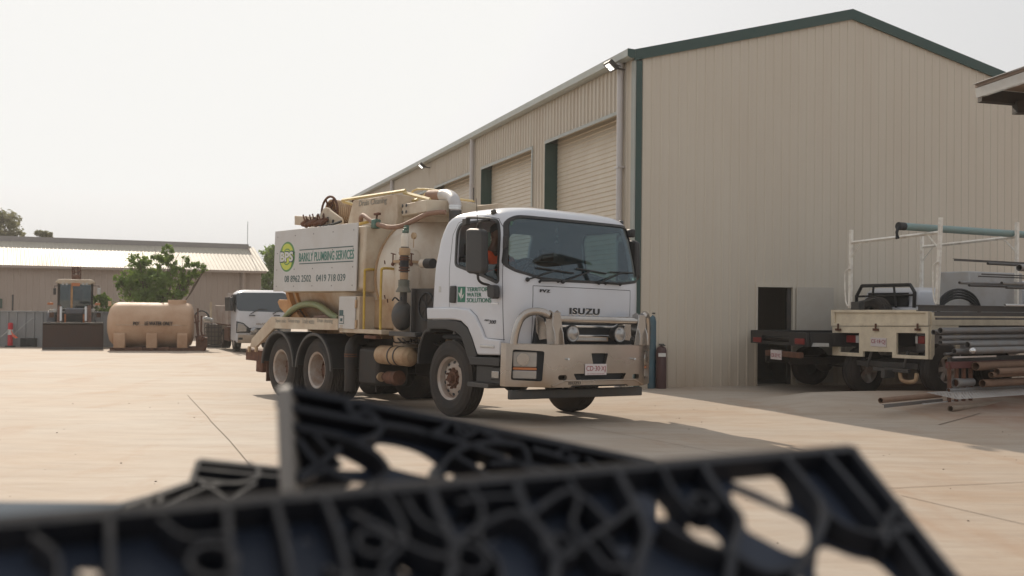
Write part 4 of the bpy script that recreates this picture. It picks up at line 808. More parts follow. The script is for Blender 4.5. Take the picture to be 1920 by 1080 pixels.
# valve stack in front
sx,syy=S(758,500,.12)[0],.12; Z=lambda py: S(758,py,.12)[1]
def st(name,prof,mt,par): return B().lathe([(Z(py),r) for py,r in prof],(sx,syy,0),2,24).out(name,mt,par)
v0=st('valve_stack',[(600,.055),(546,.055),(546,.075),(540,.06),(470,.06),(462,.06)],M['dgrey'],trk)
st('white_dome',[(463,.062),(446,.062),(440,.055),(436.5,.03),(436,.001)],M['creamt'],v0)
st('clamp_band',[(479,.075),(477,.085),(466,.085),(465,.07)],M['rustc'],v0)
for py,k in ((483,.075),(487,.082),(502,.080),(507,.083)): st('hose_clamp',[(py+1.3,k),(py-1.3,k)],M['rustb'],v0)
st('black_coupling',[(501,.066),(489,.066)],M['dark'],v0); st('brass_collar',[(524,.062),(511,.062)],M['rustc'],v0)
for py in (527,531,535): st('pvc_ring',[(py+1.4,.086),(py-1.4,.086)],M['egrey'],v0)
st('pvc_flare',[(548,.115),(546,.115),(537,.078),(525,.075)],M['egrey'],v0)
st('cap',[(437,.045),(432,.045),(430,.025),(428,.035),(426,.001)],M['teal'],v0)
p=T.hit(754,592,1,.14); b=B(); b.sph(p,.17,24,(.95,.95,1.32)); b.out('ball_float_trap',M['dgrey'],trk)
for s in (-1,1): B().tube([p+Vector((s*.02,-.05,.22)),p+Vector((s*.09,-.08,.27)),p+Vector((s*.13,-.1,.22))],.012,6,3).out('wing_nut',M['dark'],trk)
# black oil cooler and shelf
q=P([(777,541),(804,626)],.12); b=B(); b.box(q[0][0],-.78,.12,1.0,q[1][1],q[0][1]); oc=b.out('oil_cooler',M['blackm'],trk,.01)
b=B(); c=Vector(((q[0][0]-.78)/2+.05,.11,q[1][1]*.4+q[0][1]*.6)); b.tube([c+Vector((.2*math.cos(t),0,.2*math.sin(t))) for t in np.linspace(0,2*PI,20,endpoint=False)],.012,6,closed=True); [b.tube([c,c+Vector((.2*math.cos(t),0,.2*math.sin(t)))],.006,4) for t in np.linspace(0,2*PI,8,endpoint=False)]; b.out('fan_guard',M['dark'],oc)
q=P([(777,541),(781,626)],.1); B().box(q[0][0]-.03,q[0][0]+.0,.06,.14,q[1][1],q[0][1]).out('cooler_post',M['dgrey'],trk)
q=P([(729,621),(778,632)]); B().box(q[0][0],q[1][0],-.0,.6,q[1][1],q[0][1]).out('vessel_shelf',M['dgrey'],trk,.006)
# air tank and muffler
a,c=S(711,663,.2),S(774,671,.2); zc=(a[1]+c[1])/2; r=.145; b=B(); b.lathe([(a[0],.001),(a[0]+.02,.09),(a[0]+.08,r),(c[0]-.08,r),(c[0]-.02,.09),(c[0],.001)],(0,.2,zc),0,28); at_=b.out('air_tank',M['rustc'],trk)
for px in (725,736): x=S(px,668,.05)[0]; B().lathe([(x-.012,r+.002),(x-.012,r+.01),(x+.012,r+.01),(x+.012,r+.002)],(0,.2,zc),0,28,False).out('tank_strap',M['dgrey'],at_)
a,c=S(693,704,.2),S(716,704,.2); B().lathe([(a[0],.001),(a[0]+.06,.055),(c[0],.075)],(0,.2,a[1]),0,20).out('muffler_cone',M['rustc'],trk)
c2=S(745,704,.2); B().lathe([(c[0],.06),(c[0]+.08,.06),(c[0]+.12,.10),(c2[0],.10)],(0,.25,a[1]),0,20).out('muffler',M['rustb'],trk)
B().cyl((c2[0]-.05,.2,a[1]),(c2[0]+.06,.2,a[1]+.02),.11).out('muffler_ring',M['rustb'],trk)
# big dark intake elbow and fuel tank
b=B(); b.tube([T.hit(656,733,1,.1),T.hit(657,700,1,.1),T.hit(657,668,1,.1),T.hit(659,650,1,.12),T.hit(668,638,1,.3),T.hit(682,636,1,.6)],.095,16,4); b.out('exhaust_stack',M['blackm'],trk)
for py in (664,668): p=T.hit(657,py,1,.1); B().lathe([(p.z-.01,.102),(p.z+.01,.102)],(p.x,p.y,0),2,18).out('pipe_band',M['rustb'],trk)
q=P([(667,657),(707,722)],.1); B().box(q[0][0]+.05,q[1][0]-.05,.12,.7,q[1][1]-.02,q[0][1]+.05).out('fuel_tank',M['blackm'],trk,.05)
b=B(); random.seed(5)
for i in range(9):
    x=random.uniform(-2.2,-1.0); b.tube([(x,.25,1.02),(x+random.uniform(.1,.3),.2,.95),(x+random.uniform(.3,.6),.3,1.0)],.012,5,4)
b.out('air_lines',M['blackm'],trk)
b=B(); b.tube([T.hit(705,722,1,.2),T.hit(705,735,1,.2)],.02,6); b.out('drain_tap',M['blackm'],trk)
# ---- top gear
yb=.55
def PT(pts,y=yb): return [T.S(px,py,y) for px,py in pts]
DC=PT([(662,376),(744,364),(745,404),(742,424),(651,422),(655,404)]); b=B(); b.xz(DC,yb,yb+.75); dcb=b.out('hose_box',M['cream'],trk,.015)
a=T.S(673,390.5,yb); c=T.S(726,376,yb); text('Drain Cleaning','lettering',M['txtf'],dcb,(a[0],yb-.004,a[1]-.0),(1,0,0.0),(0,0,1),c[0]-a[0],.13,.003,0,.12)
B().tube([T.hit(642,375,1,yb),T.hit(760,357,1,yb)],.026,4).out('top_rail',M['yellowp'],trk)
B().tube([T.hit(642,377,1,yb),T.hit(664,384,1,yb+.5)],.03,4).out('top_rail',M['yellowp'],trk)
B().tube([T.hit(757,361,1,yb),T.hit(806,374,1,yb-.0)],.028,4).out('top_rail',M['yellowp'],trk)
B().tube([T.hit(753,380,1,yb+.3),T.hit(783,374,1,yb+.3)],.026,4).out('top_rail',M['yellowp'],trk)
for A in (((768,365),(783,354.5),(825,358),(823,362)),((790,372),(806,359),(840,365),(853,372))):
    B().tube([T.hit(*q,1,yb+.9) for q in A],.018,8,3).out('guard_loop',M['yellowp'],trk)
B().tube([T.hit(858,373,1,1.5),T.hit(888,377,1,1.5)],.022,6).out('top_rail',M['yellowp'],trk); B().tube([T.hit(888,376,1,1.5),T.hit(888,352,1,1.5)],.01,6).out('rail_post',M['dgrey'],trk)
# platform / tray in front of box
PL=[T.hit(752,381,1,yb),T.hit(799,374,1,yb-.05),T.hit(852,373,1,yb+.2),T.hit(852,398,1,yb+.2),T.hit(799,396,1,yb-.05),T.hit(754,399,1,yb)]
zt_=2.98+.22; b=B(); b.xy([tuple(T.hit(754,390,1,.60))[:2],tuple(T.hit(799,390,1,.45))[:2],tuple(T.hit(853,390,1,.85))[:2],(-1.6,1.9),(-3.3,1.9)],T.hit(799,397,1,.45).z,T.hit(799,374,1,.45).z); b.out('walkway_tray',M['cream'],trk,.012)
b=B(); b.box(-1.8,-.95,1.3,2.0,2.96,3.10); b.out('tray_extension',M['cream'],trk,.01)
b=B(); b.cyl((-2.6,1.14,2.85),(-2.6,1.14,3.02),.45,seg=32); b.out('tank_neck',M['cream'],trk)
p=T.hit(757,384,1,yb); 
for i in range(2):
    for j in range(2): B().lathe([(-.01,.001),(0,.03)],(p.x+i*.11,yb-.02+.0*i,p.z-.1*j-.02),1,8,False).out('bolt_head',M['dgrey'],trk)
b=B(); b.tube([T.hit(806,368,1,.95),T.hit(830,367,1,.95)],.10,14); b.out('suction_hose',M['hose'],trk)
b=B(); b.tube([T.hit(829,367,1,.9),T.hit(838,366,1,.9),T.hit(848,371,1,.85),T.hit(853,381,1,.8),T.hit(854,395,1,.8)],.095,16,4); b.out('suction_elbow',M['egrey'] if False else M['pvc'],trk)
for py in (387,391): p=T.hit(853.5,py,1,.8); B().lathe([(p.z-.015,.115),(p.z+.015,.115)],(p.x,p.y,0),2,18).out('elbow_clamp',M['chrome'],trk)
b=B(); p=T.hit(853.5,403,1,.8); b.lathe([(p.z-.25,.095),(p.z+.13,.095)],(p.x,p.y,0),2,18); b.out('suction_riser',M['dgrey'],trk)
# hose looping over the pod and the tank shoulder
b=B(); b.tube([T.hit(677,417,1,.3),T.hit(677,408,1,.28),T.hit(682,404,1,.25),T.hit(693,412,1,.2),T.hit(706,420,1,.18),T.hit(730,426,1,.16),T.hit(752,424,1,.2),T.hit(775,414,1,.3),T.hit(800,402,1,.45),T.hit(822,398,1,.55),T.hit(835,398,1,.6)],.038,12,5); b.out('delivery_hose',M['hose'],trk)
p=T.hit(705,418,1,.18); b=B(); b.box(p.x-.06,p.x+.06,.12,.24,p.z-.09,p.z+.06); b.out('ball_valve',M['teal'],trk,.02); b=B(); b.cyl(p,p+Vector((.03,0,.15)),.015); b.box(p.x-.04,p.x+.10,.15,.21,p.z+.12,p.z+.16); b.out('valve_handle',M['rustb'],trk,.01)
b=B(); p=T.hit(762,430,1,.2); b.cyl(p-Vector((0,0,.05)),p+Vector((0,0,.06)),.04); b.out('vent_cap',M['teal'],trk)
b=B(); b.tube([T.hit(673,420,1,.25),T.hit(690,416,1,.25),T.hit(690,412,1,.25)],.025,6); b.out('hose_hook',M['yellow'],trk)
# hose reel and rear boom
ry=.75
b=B(); b.xz([T.S(x,y,ry) for x,y in ((552,404.5),(597,406),(598,418),(552,421.5))],ry,ry+.12); b.out('boom_arm',M['cream'],trk,.01)
b=B(); b.xz(rpoly([T.S(x,y,ry-.1) for x,y in ((600,403),(607,389.5),(614,389),(618,394),(640,410),(640,424),(600,424))],.05),ry-.1,ry-.05); rp=b.out('reel_plate',M['cream'],trk,.008)
for px,py in ((607,406),(615,411),(625,416)): p=T.hit(px,py,1,ry-.1); B().box(p.x-.03,p.x+.03,ry-.115,ry-.1,p.z-.05,p.z+.04).out('plate_slot',M['dark'],rp,.01)
b=B(); c=T.hit(636,398,1,ry+.3); 
for dy in (-.2,.2): b.tube([c+Vector((.30*math.cos(t),dy,.27*math.sin(t))) for t in np.linspace(0,2*PI,28,endpoint=False)],.022,6,closed=True)
for t in np.linspace(0,2*PI,7)[:-1]:
    for dy in (-.2,.2): b.tube([c+Vector((0,dy,0)),c+Vector((.30*math.cos(t),dy,.27*math.sin(t)))],.018,5)
b.out('hose_reel',M['rustb'],trk)
b=B(); [b.tube([c+Vector(((.22-.0*k)*math.cos(t),-.16+.04*k,.20*math.sin(t))) for t in np.linspace(0,2*PI,20,endpoint=False)],.026,6,closed=True) for k in range(9)]; b.out('wound_hose',M['rustc'],trk)
random.seed(11)
for i in range(7):
    p=T.hit(572+i*6,418+random.uniform(-3,2),1,ry-.2); b=B(); b.cyl(p-Vector((.09,0,.03)),p+Vector((.09,0,.04)),.05,.035,10); b.tube([p,p+Vector((random.uniform(-.1,.1),-.05,.14))],.014,5); b.out('hydraulic_fitting',M['rustb'],trk)
b=B(); b.tube([T.hit(590,409,1,ry-.2),T.hit(598,422,1,ry-.2),T.hit(608,424,1,ry-.2),T.hit(625,420,1,ry-.22),T.hit(640,415,1,ry-.2)],.022,6,4); b.out('hydraulic_line',M['dark'],trk)
B().box(T.S(572,420,ry)[0],-3.2,.6,1.6,2.84,2.92).out('top_deck',M['cream'],trk,.01)
# ---- green hose lying on the deck: a thing of its own
b=B(); b.tube([T.hit(*q,1,.22) for q in ((533,598),(545,584),(560,574),(578,570),(597,573),(612,583),(624,592),(636,598))],.058,14,5)
hs_=b.out('suction_hose',M['ghose']); hs_.matrix_world=TM; tag(hs_,'dusty green suction hose arched on the truck deck below the sign panel','hose')
b=B(); b.tube([(-4.9,.35,1.27),(-4.4,.3,1.30),(-3.8,.32,1.28),(-3.4,.3,1.27)],.05,12,5); h2=b.out('suction_hose',M['hose']); h2.matrix_world=TM; tag(h2,'grey brown hose lying flat on the truck deck under the arched green hose','hose')
# small hardware on the tank side
for px,py in ((727,567),(722,560),(745,578),(722,495)):
    p=T.hit(px,py,1,.16); B().tube([p,p+Vector((.03,-.03,.05))],.01,5).out('pipe_stub',M['rustb'],trk)
# ---- driver
def skinned(name,verts,edges,rad,mt,parent,sub=2):
    me=bpy.data.meshes.new(name); me.from_pydata(verts,edges,[]); o=bpy.data.objects.new(name,me); COL.objects.link(o)
    m=o.modifiers.new('s','SKIN'); me.skin_vertices[0].data[0].use_root=True
    for v,r in zip(me.skin_vertices[0].data,rad): v.radius=r if isinstance(r,tuple) else (r,r)
    o.modifiers.new('u','SUBSURF').levels=sub; o.modifiers['u'].render_levels=sub
    dg=bpy.context.evaluated_depsgraph_get(); dg.update(); m2=bpy.data.meshes.new_from_object(o.evaluated_get(dg)); bpy.data.objects.remove(o)
    return link(name,m2,mt,parent)
pr=thing('person',TM@Matrix.Translation((0.24,.50,1.72)),'driver in orange work shirt sitting at the open window of the white truck','person')
V=[(-.10,0,.08),(-.16,0,.28),(-.20,0,.48),(-.18,0,.58),(-.15,0,.66),(-.12,0,.76),(-.11,0,.84)]; Rr=[.16,.15,(.20,.14),(.12,.10),.06,(.085,.10),(.075,.085)]; E_=[(i,i+1) for i in range(6)]
def chain(start,pts,rs):
    k=start
    for p,r in zip(pts,rs): V.append(p); Rr.append(r); E_.append((k,len(V)-1)); k=len(V)-1
    return k
for s in (-1,1):
    w_=chain(2,[(-.18,s*.19,.50),(.02,s*.27,.32),(.26,s*.2,.36)],[.065,.045,.032])
    h_=chain(w_,[(.33,s*.19,.39)],[.028])
    for f in range(4): chain(h_,[(.38,s*.19+(f-1.5)*.02,.40),(.40,s*.19+(f-1.5)*.02,.37),(.385,s*.19+(f-1.5)*.02,.345)],[.0095,.009,.008])
    chain(h_,[(.34,s*.155,.40),(.37,s*.15,.385)],[.011,.009])
    chain(0,[(0,s*.12,.07),(.38,s*.15,.04),(.42,s*.15,-.40),(.52,s*.15,-.46)],[.10,.075,.05,.04])
skinned('body',V,E_,Rr,M['skin'],pr)
b=B(); b.sph((-.115,0,.82),.105,20,(1.05,.82,1.18)); b.ext([(-.01,-.012,.80),(.015,-.012,.795),(-.01,-.012,.845)],(0,.024,0)); [b.sph((-.115,s*.088,.81),.025,8,(.6,.4,1)) for s in (-1,1)]; b.out('head',M['skin'],pr)
b=B(); [b.sph((-.018,s*.034,.835),.011,8) for s in (-1,1)]; b.out('eyes',M['prn_white'],pr); b=B(); b.box(-.012,-.004,-.024,.024,.762,.768); b.out('mouth',M['hose'],pr)
b=B(); b.sph((-.13,0,.865),.108,16,(1.05,.86,.9)); b.out('hair',M['dark'],pr)
V=[(-.10,0,.06),(-.16,0,.28),(-.20,0,.47),(-.17,0,.60)]; Rr=[.175,.165,(.215,.155),(.09,.08)]; E_=[(0,1),(1,2),(2,3)]
for s in (-1,1): chain(2,[(-.18,s*.20,.49),(-.06,s*.255,.38)],[.085,.07])
skinned('shirt',V,E_,Rr,M['orange'],pr)
V=[(-.10,0,.05)]; Rr=[.17]; E_=[]
for s in (-1,1): chain(0,[(0,s*.12,.07),(.38,s*.15,.04),(.42,s*.15,-.36)],[.115,.09,.065])
skinned('trousers',V,E_,Rr,M['navy'],pr)
# ================================================================ OTHER VEHICLES AND YARD THINGS
def wheel(par,c,R,w,ax,out,mt_rim,spokes=6,name='wheel',M3=None):
    """ax: 0 or 1 the axle axis; out: +1/-1 the side of the outer face"""
    c=Vector(c); b=B(); ri=R*.55; pr=[(-w/2,ri),(-w/2-.006,(R+ri)/2),(-w/2+.01,R-.04),(-w/2+.035,R-.006)]
    for i in range(6): a=-w/2+.045+(w-.09)*i/5; pr+= [(a-.01,R),(a+.01,R)] if i%2==0 else [(a-.006,R-.014),(a+.006,R-.014)]
    pr+=[(w/2-.035,R-.006),(w/2-.01,R-.04),(w/2+.006,(R+ri)/2),(w/2,ri)]
    b.lathe(pr,c,ax,36,False); t=b.out(name,M['rubber'],par,0,True,.4)
    b=B(); b.lathe([(out*w*.42,ri),(out*w*.40,ri*.93),(out*w*.1,ri*.86),(out*w*.05,.001)],c,ax,32,False)
    u=Vector((0,1,0)) if ax==0 else Vector((1,0,0)); v=Vector((0,0,1)); n=Vector([0,0,0]); n[ax]=out
    for k in range(spokes):
        t2=2*PI*k/spokes; r=u*math.cos(t2)+v*math.sin(t2); s=r.cross(n)*R*.085
        b.ext([c+n*w*.34-s*1.2,c+n*w*.34+s*1.2,c+r*ri*.9+n*w*.40+s,c+r*ri*.9+n*w*.40-s],-n*w*.15)
    b.cyl(c+n*w*.2,c+n*w*.38,R*.16,seg=14); b.out('rim',mt_rim,t,0,True,.5)
    return t
M['jblue']=mat('blue_black_bonnet',(0.07,0.085,0.11),0.35,dirt=(0.2,0.15,0.12),dirt_amt=0.4,scale=3)
M['bucket']=mat('worn_bucket_steel',(0.035,0.017,0.012),0.7,dirt=(0.075,0.035,0.022),dirt_amt=0.7,scale=2.5)
M['glassd']=glass('tinted_glass',(0.45,0.52,0.52),0.12)
# ---- backhoe
o=gpt(136,655.5); o.z=ground_z(o.x,o.y); KB=FR(Matrix.Translation(o)@Matrix.Rotation(math.radians(22),4,'Z'))
bh=thing('backhoe_loader',KB.M,'backhoe loader facing the camera with a wide brown front bucket lowered to the ground','backhoe')
def Kp(px,py,y): p=KB.hit(px,py,1,y); return p.x,p.z
def Kbox(b,x0,y0,x1,y1,ya,yb): a=Kp(x0,y0,ya); c=Kp(x1,y1,ya); b.box(a[0],c[0],ya,yb,c[1],a[1]); return b
a,c=Kp(80,607,0),Kp(193.5,655.5,0); W0,W1,HB=a[0],c[0],a[1]
b=B(); prof=[(0,.0),(.0,.10),(.12,.10),(.42,.16),(.60,.36),(.66,.60),(.60,HB-.05),(.52,HB),(.42,HB-.02),(.54,HB*.8),(.54,.45),(.45,.30),(.25,.16)]
b.ext([(W0,y,z) for y,z in [(0.02,0.0),(0.05,.25),(0.12,.55),(0.16,HB-.04),(.20,HB),(.75,HB),(.80,.5),(.7,.1),(.5,0)]],(W1-W0,0,0)); bk=b.out('bucket',M['bucket'],bh,.015)
b=B(); b.box(W0,W1,0.11,0.20,HB-.005,HB+.05); b.out('bucket_lip',M['dgrey'],bk); B().box(W0,W1,-.03,.03,-.01,.09).out('cutting_edge',M['dgrey'],bk)
for x in (W0,W1-.03): B().ext([(x,0.0,0),(x,.14,HB),(x,.75,HB),(x,.75,0)],(.03,0,0)).out('bucket_side',M['bucket'],bk)
for px0,px1 in ((107,113),(164,171)):
    b=B(); a=Kp(px0,585,1.0); c=Kp(px1,608,1.0); b.ext([(a[0],.5,HB-.1),(a[0],1.0,a[1]-.1),(a[0],2.6,a[1]+.25),(a[0],2.7,a[1]+.05),(a[0],1.1,a[1]-.35),(a[0],.5,HB-.35)],(c[0]-a[0],0,0)); b.out('loader_arm',M['rustb'],bh,.01)
    b=B(); b.cyl(KB.hit(px0+7 if px0<120 else px0-3,603,1,.7),KB.hit(px0+7.5 if px0<120 else px0-3,576,1,1.2),.045); b.out('hydraulic_ram',M['lens'],bh)
b=Kbox(B(),122,578,157,590,1.3,2.8); b.out('bonnet',M['jblue'],bh,.05)
b=Kbox(B(),124,590,155,608,1.32,2.6); g=b.out('grille',M['dark'],bh,.01); 
for u,v in ((120.5,123.5),(155.5,158.5)): Kbox(B(),u,589,v,609,1.28,1.4).out('grille_side',M['amber'],g)
# cab
cabx0,cabx1=Kp(108,540,3.0)[0],Kp(175,540,3.0)[0]; zr=Kp(140,531,3.0)[1]; zbot=Kp(140,578,3.0)[1]
for x0 in (cabx0,cabx1-.09):
    for y0 in (2.95,4.3): B().box(x0,x0+.09,y0,y0+.09,zbot-.6,zr).out('cab_pillar',M['blackm'],bh,.01)
a=Kp(103,527,2.8)[0]; c=Kp(179.5,527,2.8)[0]; b=B(); b.ext([(a,2.8,zr+.02),(a+.12,2.8,zr+.15),(c-.12,2.8,zr+.15),(c,2.8,zr+.02),(c-.2,2.8,zr-.04),(a+.2,2.8,zr-.04)],(0,1.8,0)); b.out('cab_roof',M['cream'],bh,.03)
b=B(); b.box(cabx0+.09,cabx1-.09,2.98,2.99,zbot,zr-.05); b.out('windscreen',M['glassd'],bh); B().box(cabx0+.09,cabx1-.09,4.33,4.34,zbot,zr-.05).out('rear_window',M['glassd'],bh)
xm=Kp(134,550,2.9)[0]; B().box(xm-.03,xm+.05,2.9,2.97,zbot,zr).out('centre_pillar',M['orange_rust'],bh)
Kbox(B(),134,530.5,150,536.5,2.78,2.8).out('front_sign',M['amber'],bh)
for px in (118,125.5,156,163): Kbox(B(),px-2,530.5,px+2,534.5,2.75,2.8).out('work_lamp',M['lens'],bh)
B().box(cabx0+.1,cabx1-.1,3.0,4.3,zbot-.9,zbot-.02).out('cab_base',M['blackm'],bh,.05)
b=B(); b.box(-.25+0.1,.35,3.5,3.9,zbot,zbot+.75); b.out('seat',M['seat'],bh,.05); b=B(); p=KB.hit(144,566,1,3.1); b.tube([p+Vector((.18*math.cos(t),0.05*math.sin(t),.10*math.sin(t))) for t in np.linspace(0,2*PI,16,endpoint=False)],.015,5,closed=True); b.out('steering_wheel',M['dark'],bh)
for px0,px1,s in ((88,104,1),(176,192,-1)):
    a=Kp(px0,583,3.2); c=Kp(px1,604,3.2); zt_=a[1]; b=B(); xs_=(a[0],c[0]) 
    pts=[(2.75,zt_-.75),(2.8,zt_-.25),(3.0,zt_-.04),(3.5,zt_),(4.2,zt_-.04),(4.4,zt_-.4),(4.3,zt_-.4),(4.1,zt_-.1),(3.4,zt_-.08),(3.0,zt_-.15),(2.9,zt_-.75)]
    b.ext([(xs_[0],y,z) for y,z in pts],(xs_[1]-xs_[0],0,0)); b.out('rear_fender',M['jblue'],bh,.04)
    wheel(bh,((a[0]+c[0])/2+s*.1,3.6,.74),.74,.42,0,-s,M['rustc'])
    wheel(bh,((a[0]+c[0])/2+s*.30,1.5,.45),.45,.3,0,-s,M['rustc'])
    B().box(a[0]+.1,c[0]-.05,2.75,2.8,zt_-.25,zt_-.05).out('fender_panel',M['rustb'],bh)
Kbox(B(),100,579,106,586,2.5,2.7).out('work_light_box',M['lens'],bh,.02); Kbox(B(),171,579,177,586,2.5,2.7).out('work_light_box',M['lens'],bh,.02)
Kbox(B(),89,567,100,571.5,2.7,2.8).out('turn_indicator',M['amber'],bh,.01); Kbox(B(),178,568,188,572.5,2.7,2.8).out('turn_indicator',M['amber'],bh,.01)
for u,v in ((100,105),(182.5,189)): 
    Kbox(B(),u,540,v,552.5,2.6,2.68).out('wing_mirror',M['blackp'] if u<150 else M['lens'],bh,.02); q=(u+v)/2; e=110 if u<150 else 173; B().tube([KB.hit(q,541,1,2.64),KB.hit(q,536,1,2.7),KB.hit(e,536,1,2.9)],.015,5).out('mirror_arm',M['blackm'],bh)
b=B()
for px in (135.5,139.5,146,150.5): b.tube([KB.hit(px,528,1,4.9),KB.hit(px+random.uniform(-1,1),512,1,5.1),KB.hit(px,500.5,1,5.2)],.045 if px in (139.5,146) else .025,6,3)
for py in (503,511,519,526): b.tube([KB.hit(134.5,py,1,5.0),KB.hit(151.5,py-1,1,5.0)],.03,5)
b.out('rear_boom',M['rustb'],bh); B().box(cabx0+.5,cabx1-.5,4.6,5.3,.35,2.9).out('boom_base',M['rustb'],bh,.05)
# ---- water tank on skid
o=gpt(290,658); KT=FR(Matrix.Translation(Vector((o.x,o.y,ground_z(o.x,o.y))))@Matrix.Rotation(math.radians(14),4,'Z'))
M['poly']=mat('dusty_poly_tank',(0.58,0.40,0.27),0.55,dirt=(0.36,0.19,0.10),dirt_amt=0.6,scale=0.9,low=(0.1,1.5,0.8),thr=0.5)
wt=thing('water_tank',KT.M,'large tan plastic water cartage tank with black lettering lying on a rusty skid','tank')
xa_=KT.hit(198,610,1,.3).x; xb_=KT.hit(363,610,1,.3).x; zt_=KT.hit(290,567.5,1,.9).z; zb_=.13; R_=(zt_-zb_)/2; cz=(zt_+zb_)/2
b=B(); b.lathe([(xa_,.001),(xa_+.03,R_*.45),(xa_+.10,R_*.75),(xa_+.26,R_*.96),(xa_+.40,R_),(xb_-.22,R_),(xb_-.10,R_*.93),(xb_-.03,R_*.7),(xb_,.001)],(0,R_,cz),0,48); tkb=b.out('tank_body',M['poly'],wt,0,True,.9)
B().box(xa_+.38,xb_-.2,-.012,.05,cz-.012,cz+.012).out('mould_seam',M['creamt'],wt,.004)
for u,v in ((213,235),(274,295),(332,352)):
    a=KT.hit(u,624,1,0).x; c=KT.hit(v,624,1,0).x; z=KT.hit(u,624,1,-.0).z; b=B(); b.ext([(a,R_*.25,.1),(a,-.03,.1),(a,-.035,z-.05),(a,.03,z),(a,R_*.4,z)],(c-a,0,0)); b.out('moulded_foot',M['poly'],wt,.03)
a=KT.hit(313.5,571,1,R_*.6); c=KT.hit(349,562.5,1,R_*.6); b=B(); b.cyl(((a.x+c.x)/2,R_,zt_-.1),((a.x+c.x)/2,R_,c.z),(c.x-a.x)/2,seg=28); b.out('hatch',M['poly'],wt,.02)
B().box(xa_+.02,xa_+.12,R_-.1,R_+.1,zt_-.15,zt_+.04).out('lifting_lug',M['poly'],wt,.02)
for s_,u,v in (("PO'",249.5,261),('LE WATER ONLY',271.5,323.5)):
    a=KT.hit(u,610,1,-.03); c=KT.hit(v,603,1,-.03); text(s_,'lettering',M['dark'],wt,(a.x,-.03,a.z),(1,0,0),(0,0,1),c.x-a.x,c.z-a.z,.035,.0)
b=B(); b.box(KT.hit(205,655,1,0).x,KT.hit(384,655,1,0).x,.1,.2,-.03,.12); b.box(KT.hit(205,655,1,0).x,KT.hit(384,655,1,0).x,2*R_-.2,2*R_-.1,-.03,.12)
for px in (224,250,284,306,340,380): x=KT.hit(px,655,1,0).x; b.box(x-.06,x+.06,.0,2*R_,-.02,.10)
b.out('skid_frame',M['rustb'],wt,.005)
for px in (258,310): x=KT.hit(px,657,1,0).x; B().box(x-.14,x+.14,-.05,.12,.0,.15).out('fork_pocket',M['rustb'],wt,.01)
b=B(); 
for A in (((371,578),(371,612),(374,655)),((366,590),(370,625),(378,655)),((378,592),(377,620),(384,652)),((366,632),(386,628)),((364,605),(374,602))): b.tube([KT.hit(*q,1,.4) for q in A],.035,6)
b.out('pump_frame',M['rustb'],wt); b=B(); p=KT.hit(378,640,1,.4); b.box(p.x-.2,p.x+.2,.2,.9,.1,p.z+.15); b.sph(p+Vector((.0,-.25,.1)),.13,12); b.out('pump',M['rustb'],wt,.03)
# ---- caged tank, hose and post behind the skid
o=gpt(400,653); o.y+=1.0; o.z=ground_z(o.x,o.y); KI=FR(Matrix.Translation(o)); ib=thing('caged_tank',KI.M,'grey wire caged bulk tank between the water tank skid and the small white truck','tank')
a=KI.hit(384,606,1,0); c=KI.hit(415,652,1,0); b=B(); b.box(a.x+.03,c.x-.03,.03,1.0,.12,a.z-.03); b.out('inner_tank',mat('grey_bulk_tank',(0.13,0.115,0.10),.6,dirt=(.25,.18,.12),dirt_amt=.5),ib,.05)
b=B(); 
for i in range(6): x=a.x+(c.x-a.x)*i/5; b.tube([(x,0,.1),(x,0,a.z)],.016,5)
for i in range(6): z=.1+(a.z-.1)*i/5; b.tube([(a.x,0,z),(c.x,0,z)],.016,5)
b.box(a.x,c.x,-.02,1.05,0,.1); b.out('cage',M['dgrey'],ib)
b=B(); p=KI.hit(378,592,1,.3); [b.tube([p+Vector((.0+.30*math.cos(t),.03*k,-.1+.30*math.sin(t))) for t in np.linspace(0,PI,12)],.03,6) for k in range(3)]; h_=b.out('black_hose',M['dark']); h_.matrix_world=KI.M; tag(h_,'black hose looped over the grey caged tank beside the rusty pump frame','hose')
b=B(); p=KI.hit(387,598,1,.3); b.sph(p,.14,12,(1.2,1,.8)); b.sph(p+Vector((.2,0,-.05)),.1,10); h_=b.out('plastic_bag',M['lens']); h_.matrix_world=KI.M; tag(h_,'crumpled white plastic bag on top of the grey caged tank','bag')
b=B(); p=KI.hit(395.5,606,1,.8); q=KI.hit(395.5,566,1,.8); b.cyl(p-Vector((0,0,1.4)),q,.045,seg=10); h_=b.out('post',M['cream']); h_.matrix_world=KI.M; tag(h_,'short pale upright post behind the grey caged tank','post')
# ---- small white tipper truck
o=gpt(442,661); bx=Vector((-.39,.92,0)).normalized(); F2=-bx; L2=Vector((-F2.y,F2.x,0)); o.z=ground_z(o.x,o.y)
KS=FR(basis(o,F2,L2,Vector((0,0,1)))); st_=thing('small_tipper_truck',KS.M,'small white cab tipper truck facing the yard, partly hidden by the vacuum truck','truck')
zf=lambda py,px=480: KS.Fr(px,py,0)[1]; WY=1.98
zt_=zf(543.5); z1=zf(548.5); z2=zf(586); z3=zf(626); z4=zf(643)
b=B(); rs=[]
for z,xf_,ins in ((z3-.25,0,0),(z3+.1,.03,0),(z2-.02,.02,0),(z2+.15,-.04,.01),(z1-.05,-.22,.06),(zt_-.10,-.32,.10),(zt_-.03,-.45,.2),(zt_,-.7,.4)):
    rs.append([(x,y,z) for x,y in rpoly([(xf_,ins),(xf_,WY-ins),(-1.45+ins*.5,WY-ins),(-1.45+ins*.5,ins)],.16 if ins<.3 else .1,5)])
b.rings(rs); b.out('cab',M['white'],st_,0,True,.6)
def Sf(poly,x): return [KS.Fr(px,py,x) for px,py in poly]
wp=rpoly(Sf([(444,551),(449,548.5),(533,549),(538,552),(543,584),(536,586),(448,583),(443.5,578)],-.05),.05,3)
